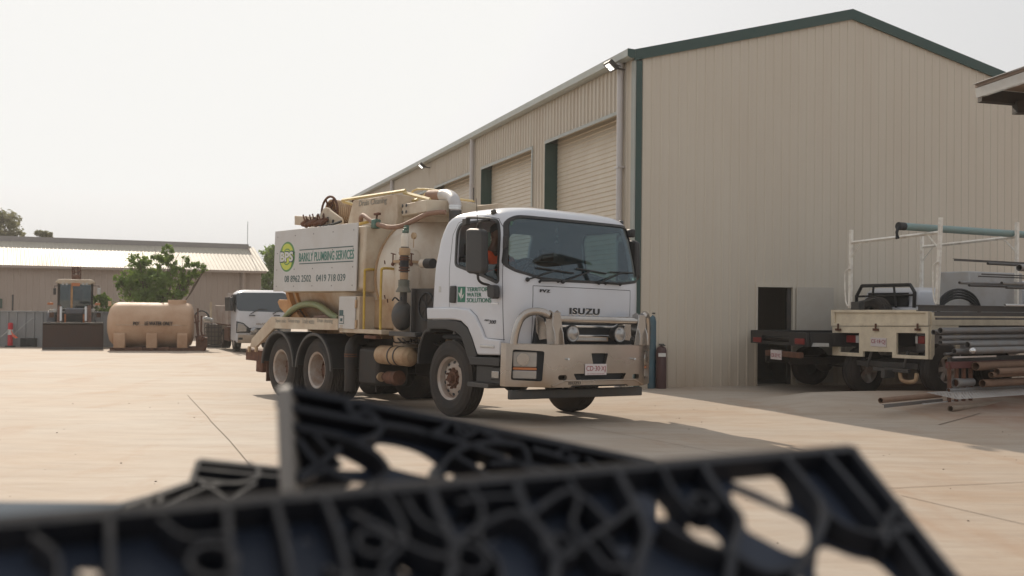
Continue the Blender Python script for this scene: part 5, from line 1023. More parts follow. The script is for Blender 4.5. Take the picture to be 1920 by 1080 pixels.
b=B(); b.ext([(-.015-.21*(z-z2)/(z1-z2),y,z) for y,z in wp],(.03,0,0)); b.out('windscreen',M['jblue'] if False else mat('dark_glass',(.04,.055,.07),.08,spec=.8),st_,.004)
sw_=[KS.S(px,py,0) for px,py in ((441.5,553),(436.5,554),(435.5,580),(441.5,585))]; b=B(); b.xz([(x,z) for x,z in sw_],-.012,.05); b.out('side_window',M['dark'],st_)
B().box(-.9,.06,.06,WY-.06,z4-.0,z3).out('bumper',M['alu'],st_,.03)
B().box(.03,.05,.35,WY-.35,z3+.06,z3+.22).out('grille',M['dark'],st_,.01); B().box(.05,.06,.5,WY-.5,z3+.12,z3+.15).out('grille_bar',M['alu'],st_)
for s in (0,1):
    y0=.03 if s==0 else WY-.45; f=(lambda y:y) if s==0 else (lambda y:WY-y)
    B().ext([(.0,f(.02),z3+.06),(.0,f(.44),z3+.08),(.0,f(.44),z3+.18),(.0,f(.25),z3+.36),(.0,f(.05),z3+.42)],(.05,0,0)).out('headlamp',M['hlamp'],st_,.02); B().ext([(.02,f(.0),z3+.03),(.02,f(.49),z3+.03),(.02,f(.49),z3+.20),(.02,f(.25),z3+.40),(.02,f(.0),z3+.46)],(.02,0,0)).out('headlamp_bezel',M['dark'],st_)
    B().box(.06,.075,f(.15)-.08,f(.15)+.08,z4+.12,z4+.2).out('fog_lamp',M['dark'],st_,.01)
b=B(); b.sph((.12,.62,z3+.12),.13,14,(.5,1,1)); b.out('driving_lamp',M['hlamp'],st_)
for y,z in ((.5,.0),(1.3,.0)): b=B(); b.tube([(.07,y,z2-.05),(-.01,y+.3,z2+.12),(.0,y+.62,z2+.10)],.016,5); b.out('wiper',M['dark'],st_)
for y in (.45,1.35): B().box(.03,.06,y,y+.22,z2-.12,z2-.09).out('grab_handle',M['dark'],st_)
text('ISUZU','badge',M['alu'],st_,(.055,.72,z3+.33),(0,1,0),(0,0,1),.45,.07,.003,.02)
q=[KS.S(px,py,-.18) for px,py in ((424,557),(433.5,557),(434,583),(424.5,583))]; b=B(); b.xz(rpoly(q,.04,3),-.23,-.13); mi=b.out('wing_mirror',M['blackp'],st_,.02); B().tube([(-.25,-.18,zt_-.35),(-.28,-.12,zt_-.2),(-.3,.05,zt_-.2)],.015,5).out('mirror_arm',M['blackm'],mi)
B().box(-1.4,.02,.05,.1,z3-.3,z3-.02).out('sill',M['white'],st_)
wheel(st_,(-.75,.14,.38),.38,.24,1,-1,M['rim']); wheel(st_,(-.75,WY-.14,.38),.38,.24,1,1,M['rim']); wheel(st_,(-3.9,.2,.38),.38,.34,1,-1,M['rim']); wheel(st_,(-3.9,WY-.2,.38),.38,.34,1,1,M['rim'])
M['tray']=mat('dusty_tray',(0.46,0.40,0.36),.55,dirt=(.3,.18,.12),dirt_amt=.6,scale=3)
zt2=KS.S(418,573,-.05)[1]; zb2=KS.S(418,607,-.05)[1]
for y0,y1 in ((-.08,-.03),(WY+.03,WY+.08)):
    b=B(); b.box(-5.2,-1.6,y0,y1,zb2,zt2); s_=b.out('tray_side',M['tray'],st_,.008); [B().box(-5.2+.45*i,-5.14+.45*i,y0-.03,y0,zb2+.03,zt2-.03).out('tray_rib',M['tray'],s_) for i in range(8)]
B().box(-1.62,-1.56,-.08,WY+.08,zb2,zt_+.02-.15).out('headboard',M['tray'],st_,.01); B().box(-5.2,-1.6,-.03,WY+.03,zb2-.05,zb2+.05).out('tray_floor',M['rustb'],st_)
B().box(-5.0,-.2,.6,1.3,.45,zb2-.05).out('chassis',M['blackm'],st_); B().box(-2.9,-1.8,-.02,.4,.35,zb2-.12).out('tool_box',M['rustb'],st_,.02)
b=B(); b.box(-1.5,-1.1,0.15,.19,.2,1.0); b.out('mud_flap',M['blackm'],st_)
# ---- bollard, rope and scrap by the fence
o=gpt(19,650.5); o.z=ground_z(o.x,o.y); bo=thing('bollard',Matrix.Translation(o),'red plastic bollard with one white band and an orange flag near the left fence','bollard'); hh=at(19,605,o.y).z-o.z
for z0_,z1_,mt in ((0,hh*.5,mat('red_bollard_plastic',(.55,.02,.035),.4)),(hh*.5,hh*.72,M['prn_white']),(hh*.72,hh,None)):
    b=B(); b.lathe([(z0_,.10),(z1_,.095)] if z1_<hh else [(z0_,.095),(z1_-.03,.09),(z1_,.05)],(0,0,0),2,16); b.out('band',mt or bpy.data.materials['red_bollard_plastic'],bo)
b=B(); b.lathe([(0,.2),(.05,.19),(.06,.1)],(0,0,0),2,16); b.out('base',M['dark'],bo)
b=B(); b.ext([(.05,-.1,hh*.75),(.15,-.1,hh*.55),(.36,-.1,hh*.38),(.24,-.1,hh*.36),(.12,-.1,hh*.45)],(0,.01,0)); b.out('flag',mat('orange_flag',(.75,.12,.05),.6),bo)
b=B(); b.tube([(0,-.1,hh*.7),(-.4,-.2,hh*.35),(-1.2,-.3,-.0)],.02,5,4); b.tube([(.15,-.1,hh*.5),(.6,.2,1.0),(.9,.6,1.35)],.012,5,4); r=b.out('rope',M['lens']); r.matrix_world=Matrix.Translation(o); tag(r,'pale rope running down from the red and white bollard','rope')
def junk(px0,py0,px1,py1,Y,d,name,mt,lab,cat,bev=.02):
    a,c=at(px0,py0,Y),at(px1,py1,Y); z=ground_z(c.x,Y); b=B(); o=Vector(((a.x+c.x)/2,Y,z)); w=(c.x-a.x)/2; h=a.z-z; b.box(-w,w,0,d,0,h)
    for i in range(5): x=-w+2*w*(i+.5)/5; b.box(x-.02,x+.02,-.015,0,.03,h-.03)
    q=b.out(name,mt,None,bev); q.location=o; return tag(q,lab,cat)
junk(53,611,82,636,43.2,.8,'crate',mat('pale_crate',(.25,.23,.21),.6),'pale grey slatted crate against the fence left of the backhoe','crate'); junk(38,634,66,649,42.2,.8,'crate',M['dark'],'low black crate on the ground between the bollard and the backhoe','crate'); junk(66,636,82,650,42.4,.4,'bin',mat('grey_bin',(.2,.19,.18),.6),'small grey bin on the ground tucked behind the left end of the bucket','bin')
# ---- gas cylinders by the shed corner
def bottle(px,py,pyt,r,mt,lab):
    p=gpt(px,py); h=at(px,pyt,p.y).z-p.z; t=thing('gas_cylinder',Matrix.Translation(p),lab,'gas cylinder'); b=B(); b.lathe([(0,r*.96),(.03,r),(h*.86,r),(h*.92,r*.8),(h*.95,r*.4),(h*.955,.001)],(0,0,0),2,24); b.out('bottle',mt,t)
    b=B(); b.cyl((0,0,h*.95),(0,0,h*.985),.02); b.tube([(-.05,0,h*.985),(.05,0,h*.985)],.018,8); b.tube([(0,-.03,h*.97),(.07,-.03,h*.97)],.014,6); b.out('valve',M['dgrey'],t); return t,h
bottle(1220,728,583,.095,mat('blue_bottle',(.045,.11,.15),.45,dirt=(.12,.12,.11),dirt_amt=.4),'tall blue gas cylinder standing against the shed corner behind the bull bar')
t_,h_=bottle(1239.5,728.5,645,.10,mat('maroon_bottle',(.065,.028,.030),.5,dirt=(.1,.06,.05),dirt_amt=.4),'short maroon gas cylinder to the right of the blue cylinder'); B().box(-.07,.07,-.106,-.09,h_*.72,h_*.80).out('paper_label',M['prn_white'],t_)
# ---- cream tray ute
dl=hdir(-200,560); dh=Vector((dl.y,-dl.x,0)); c0=at(1742,640,17.5); gz=0.13; KC=FR(basis(Vector((c0.x,c0.y,gz)),dh,dl,Vector((0,0,1))))
cu=thing('tray_ute',KC.M,'cream steel tray ute seen from behind with pipe rack and red tail lamps','ute'); M['uc']=mat('ute_cream',(0.76,0.67,0.51),.45,dirt=(.28,.2,.14),dirt_amt=.35,scale=5)
CF=lambda L,x=0.: [KC.Fr(px,py,x) for px,py in L]
lowp=CF([(1562,612),(1742,612),(1742,674),(1674,671),(1674,660),(1619.5,658.5),(1619.5,669),(1562,666)]); me=boolean(B().yz(lowp,-.02,.03).mesh(),[B().yz(CF([(1575,624),(1612,624.5),(1612,662),(1575,660)]),-.2,.2).mesh(),B().yz(CF([(1682,624),(1736,625),(1736,667.5),(1682,665)]),-.2,.2).mesh()])
link('rear_panel',me,M['uc'],cu,.006)
tp=CF([(1561,582),(1742,582),(1742,610.5),(1561,610.5)]); b=B(); b.yz(tp,0.0,.04); tg=b.out('tailgate',M['uc'],cu,.004); q=CF([(1561,582),(1742,586)]); 
for L in ([(1560.5,581),(1742.5,581),(1742.5,586.5),(1560.5,586)],[(1560.5,606),(1742.5,606),(1742.5,611),(1560.5,611)],[(1560.5,586),(1567,586),(1567,606),(1560.5,606)],[(1738,586),(1742.5,586),(1742.5,606),(1738,606)]): B().yz(CF(L),-.035,-.002).out('tailgate_rim',M['uc'],tg,.004)
for px in (1575,1645.5,1724): a=CF([(px-5,620),(px+5,609)]); b=B(); b.box(-.06,-.035,a[0][0],a[1][0],a[0][1],a[0][1]+.04); b.box(-.06,-.04,(a[0][0]+a[1][0])/2-.012,(a[0][0]+a[1][0])/2+.012,a[0][1],a[1][1]+.02); b.out('latch',M['rustb'],cu)
a=CF([(1635,649),(1664,634)]); y0,y1=sorted((a[0][0],a[1][0])); B().box(-.035,-.021,y0,y1,a[0][1],a[1][1]).out('number_plate',M['plate'],cu); text('CE·18·QJ','plate_lettering',M['platered'],cu,(-.036,y1-.015,a[0][1]+.035),(0,-1,0),(0,0,1),y1-y0-.03,.085,.002,.0)
for L in ([(1588,628),(1610,629),(1610,643),(1588,642)],[(1718,630),(1735,630),(1735,645),(1718,644)]): B().yz(CF(L,.1),.08,.14).out('tail_lamp',M['red'],cu,.01)
for L in ([(1605,629),(1611,629),(1611,643),(1605,643)],[(1717,630),(1721,630),(1721,645),(1717,644)]): B().yz(CF(L,.07),.06,.078).out('reverse_lamp',M['lens'],cu,.005)
ztr=tp[0][1]; zmid=tp[2][1]; zlo=lowp[2][1]; WR=lowp[0][0]; yR=0.0
B().box(.05,2.7,-.02,.02,zmid,ztr).out('tray_side',M['uc'],cu,.005); B().box(.05,2.7,WR-.02,WR+.02,zmid,ztr).out('tray_side',M['uc'],cu,.005); B().box(.05,2.7,.021,WR-.021,zmid-.04,zmid+.03).out('tray_floor',M['dgrey'],cu)
# side under-box with its opening
b=B(); 
for x0,x1,z0_,z1_ in ((.03,.12,zlo,zmid),(.12,.72,zmid-.12,zmid),(.12,.72,zlo,zlo+.07),(.66,.76,zlo+.07,zmid-.12)): b.box(x0,x1,-.015,.03,z0_,z1_)
b.out('under_box',M['uc'],cu,.004)
b=B(); b.box(.2,4.6,.45,.53,.42,.52); b.box(.2,4.6,WR-.53,WR-.45,.42,.52); b.box(.1,.2,.3,WR-.3,.40,.50); b.out('chassis',M['dgrey'],cu,.01)
q=CF([(1640,688),(1706,700)],-.05); b=B(); y0,y1=sorted((q[0][0],q[1][0])); b.box(-.1,-.02,y0,y1,q[1][1],q[0][1]); b.box(-.28,-.02,(y0+y1)/2-.04,(y0+y1)/2+.04,q[1][1]-.1,q[0][1]-.02); b.out('tow_bar',M['dgrey'],cu,.01)
b=B(); b.tube([KC.hit(px,py,0,-.06) for px,py in ((1688,698),(1690,711),(1700,716),(1716,714),(1719,700))],.035,8,4); b.out('spare_carrier',M['rustc'],cu)
for px in (1634,1703): b=B(); p=KC.hit(px,659,0,.02); q=KC.hit(px-8,688,0,.02); b.cyl(p,q,.025,seg=8); b.out('stay',M['dgrey'],cu)
xw=KC.hit(1755,700,1,.05).x; 
wheel(cu,(.42,.1,.42),.42,.27,1,-1,M['rim']); wheel(cu,(.42,1.74,.31),.42,.27,1,-1,M['rim'],5); wheel(cu,(3.6,.1,.42),.42,.27,1,-1,M['rim']); wheel(cu,(3.6,1.74,.33),.42,.27,1,1,M['rim'])
b=B(); b.box(2.85,4.3,.15,WR-.15,.75,1.5); b.rings([[(x,y,z) for x,y in ((2.88+d,.2+d),(4.1-d*1.6,.2+d),(4.1-d*1.6,WR-.2-d),(2.88+d,WR-.2-d))] for z,d in ((1.5,0),(1.85,.10),(1.95,.25))]); b.out('cab',M['white'],cu,.04); B().box(4.3,5.4,.15,WR-.15,.6,1.2).out('bonnet',M['white'],cu,.08)
B().box(2.868,2.89,.45,WR-.45,1.52,1.80).out('rear_window',M['dark'],cu)
# load on the tray
a=KC.S(1737,511,.35); B().box(1.15,2.6,.1,.75,zmid+.03,KC.S(1800,509,.3)[1]).out('steel_locker',mat('grey_white_locker',(.42,.43,.44),.5,dirt=(.3,.26,.22),dirt_amt=.5,scale=4),cu,.02)
b=B(); 
for k in range(4):
    p=KC.hit(1806,585-k*1.2,1,-.04); b.tube([(p.x+.55*math.cos(t),.04-.0*k,p.z-.12+.36*math.sin(t)+.035*k) for t in np.linspace(.1,PI-.1,16)],.022,6)
h_=b.out('hose_coil',M['dark']); h_.matrix_world=KC.M; tag(h_,'black hoses arched over the side of the cream ute tray beside the grey locker','hose')
# rack
def post(u,v,x,ax=0):
    p=KC.hit(*u,0,x); q=KC.hit(*v,0,x); d=Vector((q.x-p.x,q.y-p.y,q.z-p.z)); b=B(); e=.028; b.rings([[Vector(c)+Vector((i*e,j*e,0)) for i,j in ((-1,-1),(1,-1),(1,1),(-1,1))] for c in (p,q)]); return b.out('rack_post',M['rackm'],cu,.004),p,q
M['rackm']=mat('rusty_white_rack',(0.80,0.77,0.70),.5,dirt=(.25,.12,.06),dirt_amt=.5,scale=9,thr=.62)
_,p1,q1=post((1594,578),(1596,431),.05); _,p2,q2=post((1757,571),(1764,408),.05)
xf=KC.hit(1906,500,1,.0).x
_,p3,q3=post((1727,571),(1729,443),xf); _,p4,q4=post((1906,571),(1907,417),xf)
for u,v,x in (((1597,455),(1760,436),.05),((1730,463),(1905,444),xf)):
    b=B(); a,c=KC.hit(*u,0,x),KC.hit(*v,0,x); b.tube([a,c],.03,4); b.out('rack_bar',M['rackm'],cu)
    for s,(e,d) in enumerate(((a,(c-a)),(c,(a-c)))): B().tube([e-Vector((0,0,.26)),e+d*.13],.018,4).out('rack_brace',M['rackm'],cu)
for u,L in ((0,((1593,575),(1586,566),(1584,520),(1587,508),(1594,503))),(1,((1757,568),(1751,560),(1749,508),(1752,496),(1759,490)))): B().tube([KC.hit(*q,0,.0) for q in L],.014,6,3).out('rack_handle',M['rackm'],cu)
b=B(); p=KC.hit(1604,568,0,.1); b.box(p.x-.06,p.x+.1,p.y-.12,p.y+.06,p.z-.12,p.z+.02); b.tube([p,p+Vector((.1,-.35,.08))],.02,6); b.out('vice',M['dgrey'],cu,.01)
pa=KC.hit(1686,424,1,.10); pe=Vector((pa.x+5.5,.10,pa.z)); b=B(); b.pipe(pa,pe,.062,.006); tp_=b.out('pvc_pipe',mat('teal_pvc',(.17,.28,.28),.45,dirt=(.3,.27,.22),dirt_amt=.35,scale=4)); tp_.matrix_world=KC.M; tag(tp_,'long teal plastic pipe lying on top of the cream ute rack','pipe')
b=B(); b.lathe([(-.02,.066),(.12,.066)],pa,0,16); [b.tube([pa+Vector((-.01,.0,-.02)),pa+Vector((-.06+.03*k,.02*k,-.1)),pa+Vector((-.02-.02*k,0,-.2))],.022,6,3) for k in range(3)]; h_=b.out('rag',M['dark']); h_.matrix_world=KC.M; tag(h_,'dark tape and rag tied round the left end of the teal pipe','rag')
# ---- black tray ute
c0=at(1514,640,18.9); KU=FR(basis(Vector((c0.x,c0.y,.13)),sx_,sy,Vector((0,0,1)))); bu=thing('tray_ute',KU.M,'black tray ute parked along the shed wall with its tail lamps and rear wheels showing','ute')
UF=lambda L,x=0.: [KU.Fr(px,py,x) for px,py in L]; a=UF([(1409,617),(1514,624)]); WU=a[0][0]; ztu=a[1][1]; zlu=UF([(1512,650)])[0][1]
me=boolean(B().yz([(0,zlu),(0,ztu),(WU,ztu),(WU,zlu)],-.02,.05).mesh(),[B().yz([(.55,zlu+.06),(.55,ztu-.09),(WU-.4,ztu-.09),(WU-.4,zlu+.06)],-.2,.2).mesh()]); link('rear_channel',me,M['blackp'],bu,.006)
for L in ([(1416,632),(1430,632.5),(1430,642),(1416,641)],[(1494,634.5),(1511,635),(1511,646),(1494,645)]): B().yz(UF(L),-.05,-.02).out('tail_lamp',M['red'],bu,.008)
B().box(.05,2.3,-.02,.03,zlu,ztu).out('tray_side',M['blackp'],bu,.006); B().box(.05,2.3,WU-.03,WU+.02,zlu,ztu).out('tray_side',M['blackp'],bu,.006); B().box(.05,2.3,.03,WU-.03,zlu+.08,zlu+.12).out('tray_floor',M['blackm'],bu)
q=[KU.S(px,py,-.03) for px,py in ((1522,650),(1525,643),(1554,643.5),(1554,650))]; B().xz(q,-.035,-.021).out('side_reflector',M['lens'],bu)
q=UF([(1442,656),(1505,676)],-.05); y0,y1=sorted((q[0][0],q[1][0])); B().box(-.14,-.03,y0,y1,q[1][1]+.04,q[0][1]).out('rear_bumper',M['rustb'],bu,.01)
q=UF([(1446,673),(1466,657)],-.14); y0,y1=sorted((q[0][0],q[1][0])); B().box(-.155,-.141,y0,y1,q[0][1],q[1][1]).out('number_plate',M['plate'],bu); text('CB·32·YC','plate_lettering',M['platered'],bu,(-.156,y1-.02,q[0][1]+.04),(0,-1,0),(0,0,1),y1-y0-.04,.07,.002)
b=B(); b.box(.0,4.2,.5,.58,.38,.50); b.box(.0,4.2,WU-.58,WU-.5,.38,.5); b.cyl((1.0,.1,.38),(1.0,WU-.1,.38),.05); b.sph((1.0,WU/2,.38),.17); b.out('chassis',M['blackm'],bu)
xw=KU.hit(1622,698,1,.05).x
for x in (xw,xw+2.95): wheel(bu,(x,.12,.29),.38,.26,1,-1,mat('dark_alloy',(.10,.095,.09),.4,metal=.4),6); wheel(bu,(x,WU-.12,.29),.38,.26,1,1,M['dgrey'])
xh=KU.hit(1716,560,1,.05).x; hb_=lambda px,py: KU.hit(px,py,0,xh)
b=B(); fr_=[hb_(px,py) for px,py in ((1606,578),(1606,556),(1616,536),(1707,534),(1715,548),(1714,577))]; b.tube(fr_,.035,6); b.tube([hb_(1606,556),hb_(1714,553)],.022,6)
for u,v in (((1638,537),(1634,578)),((1676,535),(1680,577))): b.tube([hb_(*u),hb_(*v)],.022,6)
b.out('headboard',M['blackp'],bu)
p=hb_(1663,572); wheel(bu,(xh-.25,p.y,p.z-.24),.40,.26,0,-1,M['dgrey'],6,'spare_wheel')
B().box(xh+.06,xh+1.5,.08,WU-.08,.6,1.45).out('cab_body',M['white'],bu,.05); q=hb_(1660,541); b=B(); b.rings([[(x,y,z) for x,y in ((xh+.1+d,.1+d),(xh+1.35-d*1.5,.1+d),(xh+1.35-d*1.5,WU-.1-d),(xh+.1+d,WU-.1-d))] for z,d in ((1.45,0),(q.z-.05,.08),(q.z+.02,.2))]); b.out('cab_roof',M['white'],bu,.03); B().box(xh+.08,xh+.1,.35,WU-.35,1.46,q.z-.08).out('rear_window',M['dark'],bu)
B().box(xh+1.5,xh+2.5,.08,WU-.08,.55,1.12).out('bonnet',M['white'],bu,.08)
# ---- pipe rack and pipes
pd=hdir(4000,600)
def mtp(k): return {'g':M['pg'],'b':M['pb'],'d':M['dgrey'],'t':M['pt'],'w':M['lens']}[k]
M['pg']=mat('galvanised_pipe',(.20,.205,.21),.45,metal=.3,dirt=(.25,.18,.13),dirt_amt=.5,scale=4); M['pb']=mat('rusty_brown_pipe',(.20,.115,.07),.7,dirt=(.15,.10,.075),dirt_amt=.6,scale=4); M['pt']=mat('tan_pipe',(.27,.21,.155),.6,dirt=(.18,.13,.10),dirt_amt=.5,scale=4)
PLab=[]
def pp(px,py,r,k,lab,Y=16.4,L=3.6,dr=None,name='steel_pipe',cap=False):
    a=at(px,py,Y); rr_=r*Y/FPX; d=(dr or pd); b=B(); b.pipe((0,0,0),d*L,rr_,max(.004,rr_*.14)); o=b.out(name,mtp(k)); o.location=a
    tag(o,lab,'pipe','pipes stacked on the rack at the right edge')
    if cap: c=B(); c.sph(-d*.01,rr_*1.02,14); c=c.out('end_cap',M['chrome'],o)
    return o
G_='pipes stacked on the rack at the right edge'
pp(1763,620,5.8,'g','thick grey pipe at the top of the middle stack, directly under the thin dark bar'); pp(1750,623,4.9,'g','short fat grey pipe end poking out furthest left in the middle stack',16.7,3); pp(1763,633,4.5,'g','medium grey pipe second from the top of the middle stack'); pp(1763,642.7,4.5,'g','medium grey pipe third from the top of the middle stack')
pp(1814,646.7,6,'g','thick grey pipe with an open end just above the one with the shiny cap'); pp(1789,659,5.2,'g','grey pipe lowest in the middle stack, just left of the shiny cap'); pp(1824,657.5,6.4,'g','grey pipe with a shiny silver end cap',16.2,3.6,None,'steel_pipe',True); pp(1771,663.7,2.5,'g','thin grey tube beneath the middle stack')
pp(1829,686.7,8.2,'b','fat rusty brown pipe, upper one of the lower stack'); pp(1869,697,6.5,'b','smaller brown pipe to the right below the fat rusty brown pipe'); pp(1858,703,5.5,'b','narrow brown pipe tucked under the smaller brown pipe')
o=pp(1792,718,7.8,'g','big pale grey pipe with a wide collar at its open end',16.3,.42); c=B(); c.pipe((-.02*pd.x,-.02*pd.y,0),pd*.07,9.4*16.3/FPX,.02); c.out('collar',M['pg'],o)
pp(1842,719,7.5,'b','brown pipe whose open end sits right behind the collared grey pipe'); pp(1778,732,4.6,'g','slim grey pipe lying below the collared grey pipe',16.2)
p=gpt(1651,757); pp(1651,751,5.3,'b','rusty brown pipe lying on the ground, furthest left of all',p.y,1.7,hdir(3300,585)); pp(1782,766.5,5.8,'t','tan pipe lying nearest on the ground with a dark open end',gpt(1782,772).y,3.5,hdir(3300,600))
for px,py,r,k,l in ((1852,494,2.6,'d','thin dark tube high on the rack just under the topmost angle bar'),(1911,502,6.5,'g','fat grey pipe end high on the rack at the frame edge'),(1799,530,3.0,'g','slim pale tube high on the rack with its end furthest left on that level'),(1878,531,3.4,'g','slim grey tube high on the rack, to the right of the slim pale tube'),(1817,535,2.4,'d','dark thin tube just beneath the slim pale tube'),(1887,539,2.6,'d','dark thin tube at the lower right of the upper tubes'),(1884,572,2.4,'w','white thin tube lying right on top of the dark steel beam')): pp(px,py,r,k,l,16.4,2.6)
def bar(px,py,hpx,k,lab,Y=16.4,L=3.6,prof='I',dr=None,cat='steel bar',name='steel_bar'):
    a=at(px,py,Y); h=hpx*Y/FPX; d=dr or pd; n=Vector((-d.y,d.x,0)); z=Vector((0,0,1)); t=.008; w=h*.8
    if prof=='I': pts=[(-w,h),(w,h),(w,h-t*2),(t,h-t*2),(t,-h+t*2),(w,-h+t*2),(w,-h),(-w,-h),(-w,-h+t*2),(-t,-h+t*2),(-t,h-t*2),(-w,h-t*2)]
    elif prof=='L': pts=[(-w,h),(w,h),(w,h-t),(-w+t,h-t),(-w+t,-h),(-w,-h)]
    else: pts=[(-w,-h),(w,-h),(w,h),(-w,h)]
    b=B(); b.ext([n*u+z*v for u,v in pts],d*L); o=b.out(name,mtp(k),None,0,False); o.location=a; return tag(o,lab,cat,'steel bars stacked on the rack at the right edge')
bar(1722,577.5,6,'d','dark steel I beam lying across the rack level with the ute tray top',16.0,4.5); bar(1750,588.5,4,'d','grey steel channel directly below the dark I beam',16.2,4,'L'); bar(1755,597.5,2,'d','thin dark bar beneath the grey channel',16.2,4,'box'); bar(1788,487,2.2,'d','topmost dark angle bar of the rack',16.2,3.5,'L'); bar(1841,514,1.2,'d','very thin bar in the upper part of the rack',16.4,3,'box'); bar(1835,518,1.2,'d','second very thin bar just below the first upper thin bar',16.5,3,'box'); bar(1787,670,1.6,'w','white flat bar under the middle pipe stack',16.1,1.1,'box'); bar(1780,675,5,'d','dark square box section below the white flat bar',16.5,2.5,'box')
p=gpt(1656,765); bar(1656,761.5,3.2,'g','grey channel lying on the ground below the rusty brown pipe',p.y,1.7,'L',hdir(3300,600)); bar(1730,757.5,1.2,'w','pale thin rod lying on the ground above the grey channel',p.y+.3,1.3,'box',hdir(3300,600))
# grating sheet on the ground
b=B(); A=gpt(1738,748.5); Bc=gpt(1795,756); b1=A+pd*3.4; c1=Bc+pd*3.2
for i in range(46): u=i/45; p=A+(b1-A)*u; q=Bc+(c1-Bc)*u; b.tube([p+Vector((0,0,.10)),q+Vector((0,0,.06))],.0035,4)
for j in range(9): u=j/8; p=A+(Bc-A)*u; q=b1+(c1-b1)*u; b.tube([p+Vector((0,0,.10-.04*u)),q+Vector((0,0,.10-.04*u))],.0035,4)
tag(b.out('mesh_sheet',M['lens']),'sheet of white wire mesh lying on top of the pipes on the ground','mesh sheet')
rk=thing('pipe_rack',Matrix.Translation(gpt(1806,750)),'rusty steel rack holding pipes and bars at the right edge','rack'); ro=rk.matrix_world.translation; n_=Vector((-pd.y,pd.x,0))
RI=rk.matrix_world.inverted()
for d_ in (0.02,.2,.38,.56,2.3,3.4):
    b=B(); p=pd*d_+n_*.25; h=(at(1806,680,16.4).z-ro.z) if d_<1 else at(1806,484,16.4).z-ro.z; b.box(-.02,.02,-.03,.03,-.05,h,Matrix.Translation(p)); b.out('rack_upright',M['rustb'],rk)
b=B(); b.ext([n_*.30+Vector((0,0,at(1806,690,16.4).z-ro.z)),n_*.20+Vector((0,0,at(1806,690,16.4).z-ro.z)),n_*.20+Vector((0,0,at(1806,678,16.4).z-ro.z)),n_*.30+Vector((0,0,at(1806,678,16.4).z-ro.z))],pd*3); b.out('cross_beam',mat('maroon_beam',(.12,.035,.03),.6),rk)
for d_ in (2.3,3.4):
    for py in (492,538,586,600,650,668,706,740): z=at(1806,py+6,16.4).z-ro.z; b=B(); b.box(-.03,.03,-.55,.20,z-.03,z,Matrix.Translation(pd*d_)@Matrix.Rotation(math.atan2(pd.y,pd.x),4,'Z')); b.out('rack_arm',M['rustb'],rk)
# ---- awning corner top right
aw=thing('awning',Matrix.Identity(4),'corner of a brown steel awning with pale gutter entering at top right','awning'); A=at(1828,165,13.0); Bq=at(1925,129,12.0); Cq=at(1930,173,13.25)
u=(Bq-A); v=(Cq-A); v.z=0; u.z=0.0; up=Vector((0,0,1))
b=B(); b.ext([A,A+u*1.8,A+u*1.8+v*2.6,A+v*2.6],up*.04); b.out('awning_roof',mat('awning_underside',(.22,.16,.12),.6,dirt=(.12,.08,.06),dirt_amt=.5),aw)
b=B(); P0=at(1841,165,13.02); b.ext([P0-up*.01,P0-up*.16,P0-up*.16+v*2.6,P0-up*.01+v*2.6],Vector((.0,.12,0))); b.out('fascia_beam',M['blackm'],aw)
b=B(); b.ext([A-up*.008,A-up*.12+v.normalized()*.02,A-up*.12+v.normalized()*.07,A-up*.008+v.normalized()*.09],u*1.8); b.out('gutter',M['lens'],aw)
b=B(); b.ext([A+up*.041,A+u*1.8+up*.041,A+u*1.8+up*.056+v*.03,A+up*.056+v*.03],-v.normalized()*.03) ; b.out('roof_edge',M['pg'],aw)
b=B(); p=at(1916,196,13.1); b.box(p.x-.05,p.x+.25,p.y,p.y+.15,p.z-.09,p.z+.05); b.box(p.x-.05,p.x+.3,p.y,p.y+.15,p.z-.1,p.z-.085); b.out('beam_bracket',M['blackm'],aw)
b=B(); p=at(2060,300,13.3); b.box(p.x-.08,p.x+.08,p.y,p.y+.16,-.1,A.z); b.out('awning_post',M['blackm'],aw)
# ---------------------------------------------------------------- black plastic panels close to the camera
M['cell']=mat('black_cell_plastic',(0.011,0.013,0.019),0.5,spec=0.3,dirt=(0.03,0.03,0.034),dirt_amt=0.5,scale=7,bump=0.15,bscale=25)
M['cellb']=mat('lens_blue_cell_plastic',(0.012,0.018,0.034),0.5,dirt=(0.03,0.042,0.07),dirt_amt=0.8,scale=3)  # black plastic with the blue cast of the lens put into its colour
M['cellf']=mat('dusty_flange_plastic',(0.02,0.02,0.02),0.9,spec=0.05,dirt=(0.06,0.05,0.045),dirt_amt=0.6)
class PL3:
    def __init__(s,a,b,c):
        s.p=[at(*q) for q in (a,b,c)]; s.n=(s.p[1]-s.p[0]).cross(s.p[2]-s.p[0]).normalized()
        if s.n.y<0: s.n=-s.n
    def h(s,px,py,off=0.): d=ray(px,py); o=s.p[0]+s.n*off; return CAMP+d*(((o-CAMP)@s.n)/(d@s.n)) if False else CAMP+d*((o-CAMP).dot(s.n)/d.dot(s.n))
